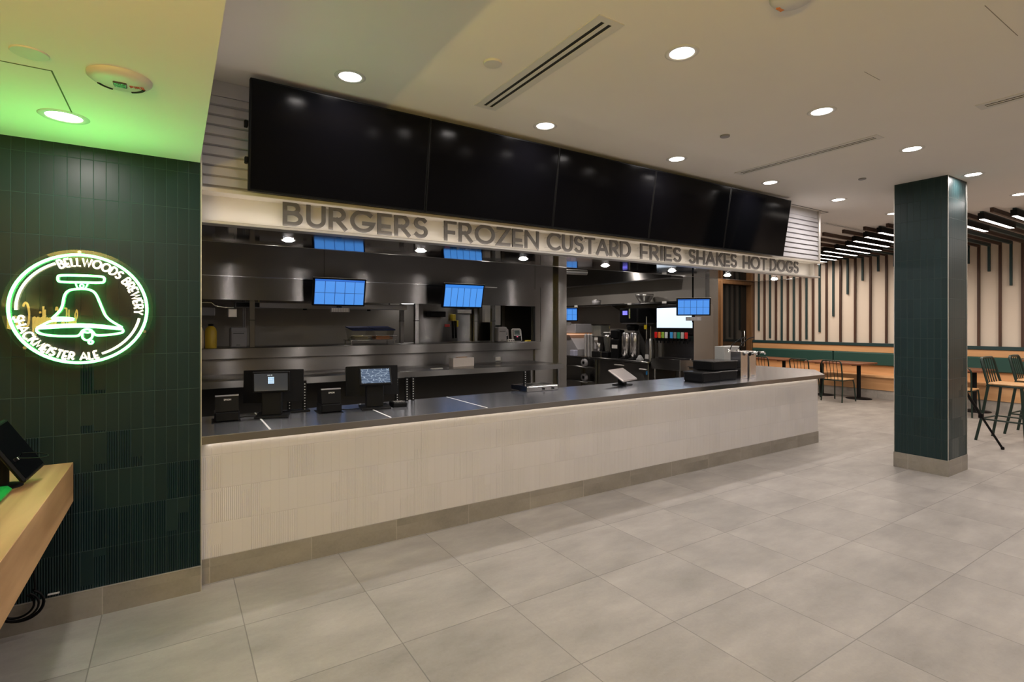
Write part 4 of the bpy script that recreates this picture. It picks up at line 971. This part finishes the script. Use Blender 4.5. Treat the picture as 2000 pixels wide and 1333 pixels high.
for a in range(3):
    for b in range(4): mb.box(-.020+a*.0140, -.0082+a*.0140, -.0150, -.0134, .0+b*.0125-.004, .0105+b*.0125-.004, M)
part('keypad_image', mb, emit('keypad_glow', (.30, .62, .95), .9), cd); part('heading', text_mb('DAY MANAGEMENT'[:0]+'LOG IN', -.022, .055, .006, .0014, -.015, -.0134, gap=.3).xf(M), emit('heading_glow', (.35, .45, .55), .8), cd)
nz, nt, p_ = base('frost_screen'); L_ = nt.links.new
tc = N(nt, 'ShaderNodeTexCoord'); vo = N(nt, 'ShaderNodeTexVoronoi', feature='DISTANCE_TO_EDGE', i_Scale=4.5); L_(tc.outputs['Generated'], vo.inputs['Vector'])
cr = N(nt, 'ShaderNodeValToRGB'); cr.color_ramp.elements[0].color = (.45, .6, .75, 1); cr.color_ramp.elements[1].color = (.03, .08, .17, 1); cr.color_ramp.elements[1].position = .05
L_(vo.outputs['Distance'], cr.inputs[0]); L_(cr.outputs[0], p_.inputs['Emission Color']); p_.inputs['Emission Strength'].default_value = .8; p_.inputs['Base Color'].default_value = (.01, .01, .01, 1)
pos(1.375, 4.215, R(-10), 'black order terminal with a blue patterned screen, right one', nz, -34)
t = thing('card_reader', 'small black keypad box on the counter right of the blue terminal', 'card reader', (1.575, 4.20, ZT), R(-5))
part('body', MB().bbox(-.058, .058, -.06, .09, 0, .035, .006), black, t)
mb = MB()
for a in range(4):
    for b in range(3): mb.box(-.04+a*.022, -.028+a*.022, -.03+b*.03, -.015+b*.03, .035, .038)
part('keys', mb, grey_pl, t)
def slotted(x, y, h, label, foot=False):
    t = thing('slotted_upright', label, 'upright', (x, y, ZT), 0, 'slotted black uprights along the back of the counter')
    part('post', MB().bbox(-.014, .014, -.012, .012, 0, h, .002), black_m, t)
    mb = MB()
    for k in range(int(h/.022)): mb.box(-.004, .004, -.0128, -.0118, .012+k*.022, .020+k*.022)
    part('slot', mb, mat('slot_glint', (.65, .65, .65), .3, metal=.5) if 'slot_glint' not in MATS else MATS['slot_glint'], t)
    if foot: part('foot', MB().bbox(-.11, .035, -.05, .04, 0, .014, .003), black_m, t)
slotted(.862, 4.36, .24, 'slotted black upright on a flat foot beside the left terminal', True)
slotted(.770, 4.475, .17, 'short slotted black upright just behind the left terminal')
slotted(1.652, 4.45, .20, 'slotted black upright right of the blue terminal, leftmost of three')
slotted(1.742, 4.45, .21, 'slotted black upright right of the blue terminal, middle of three')
slotted(1.800, 4.45, .21, 'slotted black upright right of the blue terminal, rightmost of three')
slotted(3.019, 4.46, .20, 'lone slotted black upright at the middle of the counter by the steel tray')
for i, (P, lb) in enumerate((([(.385, 4.22, .93), (.43, 4.20, .935), (.48, 4.23, .925), (.53, 4.22, .92)], 'thin black cable between the left printer and terminal'),
            ([(1.09, 4.25, .925), (1.15, 4.21, .92), (1.22, 4.22, .92), (1.29, 4.22, .925)], 'thin black cable between the middle printer and blue terminal'))):
    solo('cable', MB().tube(smooth([(*p, ) for p in P], 1) if False else P, .004, 6), black, lb, 'cable', P[0])
t = thing('scale_tray', 'flat stainless tray unit on the back edge of the counter', 'tray', (3.18, 4.46, ZT))
part('body', MB().bbox(-.22, .17, -.13, .17, .0, .055, .006), steel_m, t); part('well', MB().box(-.12, .10, -.08, .12, .0555, .058), steel_dark, t)
for x in (-.02, .1): part('knob', MB().cyl((x, -.13, .025), (x, -.145, .025), .010, n=10), black, t)
t = thing('tilted_tablet', 'silver-backed tablet tilted on a black stand, seen from behind', 'tablet', (4.22, 4.28, ZT), R(20))
M = Matrix.Translation((0, 0, .115)) @ Matrix.Rotation(R(-58), 4, 'X')
part('shell', MB().bbox(-.18, .18, -.011, .011, -.11, .11, .008, M), mat('silver_shell', (.42, .38, .36), .35, metal=.8), t)
part('screen', MB().box(-.165, .165, .0112, .013, -.097, .097, M), tvscreen, t)
part('stand', MB().bbox(-.045, .045, -.03, .04, .01, .10, .006), black, t); part('foot', MB().bbox(-.09, .09, -.08, .09, 0, .012, .004), black, t)
# black bins
def bin_(x, y, z, w, d_, label):
    t = thing('condiment_bin', label, 'bin', (x, y, z), 0, 'black bins stacked on the counter')
    part('body', MB().bbox(-w/2, w/2, -d_/2, d_/2, 0, .115, .018), black, t)
    part('lid_rim', MB().bbox(-w/2-.003, w/2+.003, -d_/2-.003, d_/2+.003, .100, .118, .006), mat('bin_rim', (.018, .018, .018), .22) if 'bin_rim' not in MATS else MATS['bin_rim'], t)
bin_(5.30, 4.06, ZT, .33, .28, 'black bin standing alone at the left of the bin stack')
bin_(5.66, 4.10, ZT, .36, .30, 'lower black bin of the stack beside the steel taps')
bin_(5.60, 4.10, ZT+.120, .48, .30, 'upper black bin of the stack beside the steel taps')
# tap towers
tw = None
for i, (x, lab) in enumerate(((5.985, 'left square steel tap tower at the right of the counter'), (6.165, 'right square steel tap tower at the right of the counter'))):
    if tw is None:
        tw = thing('tap_tower', lab, 'tap tower', (x, 4.03, ZT), 0, 'steel tap towers')
        part('column', MB().bbox(-.068, .068, -.075, .075, 0, .340, .004), steel_tap, tw)
        part('badge', MB().box(-.028, .028, -.0765, -.075, .020, .040), grey_pl, tw, label='small grey plate')
        part('tap', MB().tube([(0, -.06, .325), (.02, -.10, .325), (.09, -.12, .325), (.17, -.12, .322), (.19, -.12, .300)], .013, 10), chrome, tw)
        part('tap_handle', MB().lathe((.05, -.115, .285), [(.008, 0), (.018, .01), (.02, .035), (.008, .05)], 12), black, tw)
        part('tap_lever', MB().tube([(-.16, .03, .345), (-.12, .01, .43), (.0, -.02, .50), (.10, -.03, .515)], .006, 8), black, tw, label='thin curved black hose')
        part('hose_end', MB().lathe((-.16, .03, .338), [(.02, 0), (.014, .02), (.008, .03)], 12), chrome, tw)
    else: dup(tw, (x, 4.03, ZT), 0, lab)
solo('grey_caddy', MB().bbox(6.03, 6.36, 4.27, 4.42, ZT, ZT+.39, .006), mat('caddy_grey', (.28, .28, .27), .45), 'plain grey box standing behind the bins beside the tap towers', 'box', (6.2, 4.34, ZT))

# ================================================================== WOOD COUNTER, FRONT LEFT
wc = thing('wood_counter', 'thick light wood counter fixed to the green tiled wall, front left', 'counter', (-.9, 1.8, .645))
part('top', MB().bbox(-1.48, -.456, -.6, YG-.001, .645, .856, .002), oak, wc, True)
ks = thing('kiosk_tablet', 'black ordering tablet tilted on a stand at the end of the wood counter', 'tablet', (-.64, 3.20, .856))
A_, B_, C_ = Vector((-.56, 3.13, .893)), Vector((-.528, 3.35, .918)), Vector((-.656, 3.40, 1.156))
ex = (B_-A_).normalized(); ez = (C_-B_); ez = (ez-ex*ez.dot(ex)).normalized(); ey = ez.cross(ex); hgt = (C_-B_).length; wid = (B_-A_).length
M = Matrix(((ex.x, ey.x, ez.x, A_.x), (ex.y, ey.y, ez.y, A_.y), (ex.z, ey.z, ez.z, A_.z), (0, 0, 0, 1)))
part('shell', MB().bbox(0, wid, -.011, .011, 0, hgt, .008, M), black, ks, True)
part('display', MB().box(.012, wid-.012, -.0122, -.0105, .014, hgt-.014, M), tvscreen, ks, True)
cable_socket = M @ Vector((.06, -.014, .10))
part('cable_plug', MB().bbox(.05, .066, -.022, -.012, .095, .110, .002, M), chrome, ks, True)
part('stem', MB().tube([(-.655, 3.265, .862), (-.655, 3.265, .93), (-.645, 3.262, .98), (-.62, 3.26, 1.01)], .022, 12), black_m, ks, True)
ks_foot = (-.655, 3.265, .856)
part('foot', MB().lathe(ks_foot, [(.07, 0), (.07, .006), (.03, .014), (.001, .014)], 28), black_m, ks, True)
solo('tablet_cable', MB().tube([(cable_socket.x+.0+.10*math.sin(t_), cable_socket.y+.03-.03*math.cos(t_), cable_socket.z+.004-.010*math.sin(t_*1.5)) for t_ in [k*.31 for k in range(0, 11)]], .0022, 6), black, 'thin black cable looping out from behind the ordering tablet', 'cable', (-.6, 3.1, 1.0))
solo('card_terminal', MB().bbox(-.70, -.598, 2.94, 3.14, .857, .892, .014), kiosk_green, 'small green device at the left frame edge on the wood counter', 'card reader', (-.66, 3.02, .857))
mb = MB()
for k, (r_, dx) in enumerate(((.075, 0), (.085, .01), (.065, -.01), (.09, .0))):
    mb.tube([(-.66+dx+r_*math.cos(a_), 3.60+.006*k-.01, .165+.9*r_*math.sin(a_)) for a_ in [R(q) for q in range(-170, 60, 12)]], .0055, 6)
mb.tube([(-.60, 3.60, .22), (-.61, 3.61, .4), (-.62, 3.62, .645)], .005, 6)
solo('cable_bundle', mb, black, 'bundle of looped black cables hanging below the wood counter', 'cable', (-.66, 3.6, .09))
solo('white_clip', MB().bbox(-.560, -.512, YG-.014, YG-.001, .170, .176, .001), white_pl, 'tiny white strip on the tiles just above the floor base near the cables', 'clip', (-.53, YG, .17))

# ================================================================== SLAT WALL, BAFFLES
NB = 44
def yb(k): return 8.467-.3165*k
def yg(k): return 8.313-.3165*k
GB = {0: 1.42, 1: 1.22, 2: 1.165, 3: 1.165, 4: 1.211, 5: 1.398, 6: 1.777, 7: 2.289, 8: 2.587, 9: 2.771, 10: 2.85, 11: 2.95, 12: 2.95, 13: 2.85, 14: 2.79, 15: 2.611, 16: 2.321, 17: 2.05, 18: 1.85, 19: 1.6}
def side(y): return 'left' if y > 4.95 else ('hid' if y > 4.0 else 'right')
bsl = None; cl = {'left': 0, 'right': 0, 'hid': 0}
for k in range(30):
    y = yb(k); sd = side(y); i = cl[sd]; cl[sd] += 1
    lab = {'left': '%s full-height brown wall slat right of the dark doorway' % ORD[min(i, 29)], 'hid': 'full-height brown wall slat hidden behind the tiled pillar',
           'right': '%s full-height brown wall slat right of the tiled pillar' % ORD[min(i, 29)]}[sd]
    if bsl is None: bsl = tag(build('wall_slat', MB().bbox(-.055, 0, -.019, .019, 0, CE-.05-1.165, .002), brown_slat, None, (0,0,0)), lab, 'wall slat', 'brown wall slats'); bsl.location = (XB, y, 1.165)
    else: o = dup(bsl, (XB, y, 1.165), 0, lab)
cl = {'left': 0, 'right': 0, 'hid': 0}
for k in range(30):
    y = yg(k); sd = side(y) if not (4.0 < y < 5.2) else 'hid'; i = cl[sd]; cl[sd] += 1
    zb = GB.get(k, 1.165+ (k % 5)*.3)
    lab = {'left': '%s dark green wall slat right of the dark doorway' % ORD[min(i, 29)], 'hid': 'dark green wall slat hidden behind the tiled pillar',
           'right': '%s dark green wall slat right of the tiled pillar' % ORD[min(i, 29)]}[sd]
    tag(build('wall_slat', MB().bbox(XB-.05, XB, y-.018, y+.018, zb, CE-.05, .002), dark_green, None, (XB, y, zb)), lab, 'wall slat', 'dark green wall slats')
BE = {0: 9.6, 3: 9.5, 12: 9.29, 13: 9.29, 14: 9.29, 11: 9.2, 10: 9.9, 18: 9.29, 19: 9.2}
cl = {'left': 0, 'right': 0, 'hid': 0}; bb = None
for k in range(30):
    y = yb(k); sd = side(y); i = cl[sd]; cl[sd] += 1; x0 = BE.get(k, 9.3)
    lab = {'left': '%s brown ceiling baffle, counting from the doorway wall' % ORD[min(i, 29)], 'hid': '%s brown ceiling baffle from the left partly behind the pillar top' % ORD[min(i, 29)],
           'right': '%s brown ceiling baffle right of the tiled pillar' % ORD[min(i, 29)]}[sd]
    tag(build('ceiling_baffle', MB().bbox(x0, XB, y-.019, y+.019, 3.098, CE-.002, .002), brown_baffle, None, (x0, y, 3.1)), lab, 'ceiling baffle', 'brown ceiling baffles')
GS = {5: 11.9, 6: 11.6, 7: 11.40, 8: 10.98, 9: 10.93, 10: 10.75, 11: 10.49, 12: 10.04, 13: 9.73, 14: 9.45, 15: 9.3, 16: 9.35, 17: 9.45, 18: 9.41, 19: 9.50}
cl = {'left': 0, 'right': 0, 'hid': 0}
for k in range(30):
    y = yg(k); sd = side(y); i = cl[sd]; cl[sd] += 1; x0 = GS.get(k, 10.6+.5*math.sin(k*1.3))
    lab = {'left': '%s dark green ceiling baffle with light bar, counting from the doorway wall' % ORD[min(i, 29)], 'hid': '%s dark green lit ceiling baffle from the left partly behind the pillar top' % ORD[min(i, 29)],
           'right': '%s dark green ceiling baffle with light bar right of the tiled pillar' % ORD[min(i, 29)]}[sd]
    t = thing('lit_baffle', lab, 'ceiling baffle', (x0, y, 3.05), 0, 'dark green ceiling baffles with light bars')
    part('board', MB().bbox(0, XB-x0, -.020, .020, .045, CE-.002-3.05, .002), dark_green, t)
    part('light_housing', MB().bbox(-.03, 1.32, -.036, .036, .002, .085, .003), black_m, t)
    part('light_bar', MB().box(.0, 1.29, -.026, .026, 0, .004), bar_lens, t)
    if k % 2 == 0: area('lamp', t, (.65, 0, -.003), 1.28, 13, (1.0, .86, .72), size_y=.05, spread=165)

# ================================================================== BANQUETTE
bq = thing('banquette', 'long built-in wood bench with green back cushion along the slat wall', 'bench', (12.95, 3.2, 0))
Y0, Y1 = -1.2, 8.42
part('plinth', MB().box(12.72, XB, Y0, Y1, 0, .18), stone('plinth_tile', (.40, .37, .34), 0, 0, .6, .3, .004, axis='w', seam=.8), bq, True, 'grey tile plinth')
part('seat_box', MB().bbox(12.70, XB, Y0, Y1, .18, .445, .004), oak_bench, bq, True)
part('seat', MB().bbox(12.66, XB, Y0, Y1, .445, .475, .006), oak_bench, bq, True)
part('back_board', MB().box(13.14, XB, Y0, Y1, .475, .68), oak_bench, bq, True)
for i, (a, b) in enumerate(((Y0, 1.85), (1.87, 6.35), (6.37, Y1))): part('back_cushion', MB().bbox(13.08, 13.2, a, b, .675, .960, .02), green_fab, bq, True, 'green upholstered back')
part('top_board', MB().bbox(13.12, XB, Y0, Y1, .962, 1.102, .003), oak_bench, bq, True)
part('cap_rail', MB().bbox(13.10, XB, Y0, Y1, 1.102, 1.168, .004), dark_green, bq, True, 'dark green cap rail')

# ================================================================== TABLES AND CHAIRS
def table(x, y0, y1, label):
    t = thing('dining_table', label, 'table', (x, (y0+y1)/2, 0), 0, 'dining tables along the bench'); h = (y1-y0)/2
    part('tabletop', MB().bbox(-.35, .38, -h, h, .735, .770, .004), table_wood, t)
    for s in (-1, 1):
        yy = s*(h-.20)
        pd = part('pedestal', MB().cyl((0, yy, .01), (0, yy, .735), .038, n=16), black_m, t)
        part('foot', MB().lathe((0, yy, 0), [(.24, 0), (.24, .010), (.10, .022), (.045, .035), (.001, .035)], 28), black_m, pd)
        part('bracket', MB().box(-.25, .25, yy-.03, yy+.03, .715, .735), black_m, pd)
table(12.32, 5.26, 6.42, 'dark wood table beside the tiled pillar with the green chair in front')
table(12.32, 6.90, 8.1, 'dark wood table behind the steel tap towers')
table(12.32, 3.33, 4.5, 'dark wood table just right of the tiled pillar')
def chair(loc, rz, label):
    t = thing('dining_chair', label, 'chair', loc, rz, 'green metal dining chairs with wood seats')
    for sx, sy in ((.20, -.19), (.20, .19), (-.20, -.19), (-.20, .19)):
        if sx > 0: P = [(sx+.04, sy*1.12, 0), (sx+.01, sy*1.03, .36), (sx-.02, sy, .44)]
        else: P = [(sx-.05, sy*1.12, 0), (sx+.0, sy*1.02, .44)]
        part('leg', MB().tube(P, .013, 8), green_metal, t)
    part('seat_frame', MB().tube([(.20,-.18,.44),(.20,.18,.44),(-.20,.19,.44),(-.20,-.19,.44)], .011, 8, closed=True), green_metal, t)
    part('seat', MB().bbox(-.20, .22, -.20, .20, .447, .470, .008), oak_seat, t, label='light wood seat')
    bf = smooth([(-.20, -.195), (-.20, -.195)], 1)
    part('back_frame', MB().tube([(-.20,-.19,.43),(-.22,-.195,.60),(-.255,-.20,.78),(-.262,-.185,.825),(-.265,-.15,.842),(-.265,.15,.842),(-.262,.185,.825),(-.255,.20,.78),(-.22,.195,.60),(-.20,.19,.43)], .0135, 10), green_metal, t)
    for i in range(4):
        y = -.105+.07*i; part('spindle', MB().tube([(-.20, y, .44), (-.225, y, .62), (-.262, y, .838)], .0065, 6), green_metal, t)
    part('top_rail', MB().box(-.272, -.255, -.155, .155, .775, .787), green_metal, t) if False else None
    return t
ch = chair((11.62, 5.535, 0), R(0), 'green metal chair in full view between the counter end and the pillar')
ch.rotation_euler = (0, 0, R(-4))
dup(ch, (11.62, 6.23, 0), R(2), 'green metal chair whose back shows above the right end of the countertop')
dup(ch, (11.62, 7.12, 0), 0, 'green metal chair partly hidden behind the steel tap towers')
dup(ch, (11.64, 3.52, 0), R(3), 'green metal chair just right of the tiled pillar')
def stool(loc, rz, label):
    """bar stool: back at +y, facing -y"""
    t = thing('bar_stool', label, 'bar stool', loc, rz, 'tall green bar stools with wood seats')
    for sx in (-1, 1):
        part('leg', MB().tube([(sx*.265, .27, 0), (sx*.235, .20, .40), (sx*.205, .155, .76)], .017, 10), green_metal, t)
        part('leg', MB().tube([(sx*.265, -.25, 0), (sx*.215, -.19, .76)], .017, 10), green_metal, t)
        part('back_post', MB().tube([(sx*.205, .155, .76), (sx*.20, .18, .86), (sx*.195, .225, 1.06), (sx*.185, .238, 1.11), (sx*.15, .242, 1.13), (0, .243, 1.133)], .0155, 10), green_metal, t)
    part('footrest', MB().tube([(-.245, .225, .30), (.245, .225, .30), (.245, -.225, .30), (-.245, -.225, .30)], .011, 8, closed=True), green_metal, t)
    part('seat_frame', MB().tube([(-.205, .17, .76), (.205, .17, .76), (.21, -.19, .76), (-.21, -.19, .76)], .012, 8, closed=True), green_metal, t)
    part('seat', MB().bbox(-.215, .215, -.215, .175, .770, .798, .010), oak_seat, t, label='light wood seat')
    for i in range(4):
        x = -.11+.073*i; part('spindle', MB().tube([(x, .165, .77), (x, .19, .88), (x, .242, 1.13)], .007, 6), green_metal, t)
    return t
s1 = stool((9.54, 2.36, 0), R(-4), 'nearer tall green bar stool at the right edge of the frame')
dup(s1, (10.42, 2.29, 0), R(-2), 'farther tall green bar stool at the right edge, behind the first')
t = thing('bar_table', 'high dark wood table cut off by the right frame edge', 'table', (11.3, 2.05, 0))
part('tabletop', MB().bbox(-.36, .34, -.55, .52, 1.02, 1.055, .004), table_wood, t)
part('pedestal', MB().cyl((0, 0, .01), (0, 0, 1.02), .04, n=16), black_m, t); part('foot', MB().lathe((0,0,0), [(.28, 0), (.28, .012), (.10, .03), (.04, .05), (.001, .05)], 28), black_m, t)

# tripod behind the pillar
t = thing('tripod', 'black tripod standing behind the tiled pillar with one leg showing', 'tripod', (8.4, 2.6, 0))
for i, a in enumerate((-36, 84, 204)):
    e = (8.4+.58*math.cos(R(a)), 2.6+.58*math.sin(R(a)), .012); m_ = [8.4+(e[0]-8.4)*.55, 2.6+(e[1]-2.6)*.55, .95*.45]
    lg = part('leg', MB().tube([(8.4, 2.6, .95), tuple(m_)], .017, 10).tube([tuple(m_), e], .013, 10), black_m, t, True)
    part('clamp', MB().bbox(m_[0]-.024, m_[0]+.024, m_[1]-.024, m_[1]+.024, m_[2]-.03, m_[2]+.03, .006), black, lg, True)
    part('foot', MB().lathe((e[0], e[1], 0), [(.018, 0), (.02, .02), (.014, .035)], 12), black, lg, True)
part('column', MB().cyl((8.4, 2.6, .90), (8.4, 2.6, 1.74), .014, n=12), black_m, t, True)
hd_ = part('head', MB().bbox(8.32, 8.46, 2.505, 2.67, 1.73, 1.96, .03), mat('dark_brown_case', (.035, .02, .015), .6), t, True)
part('blue_mark', MB().bbox(8.37, 8.45, 2.492, 2.51, 1.80, 1.85, .006), mat('blue_mark', (.05, .16, .30), .5), hd_, True, 'small blue part')
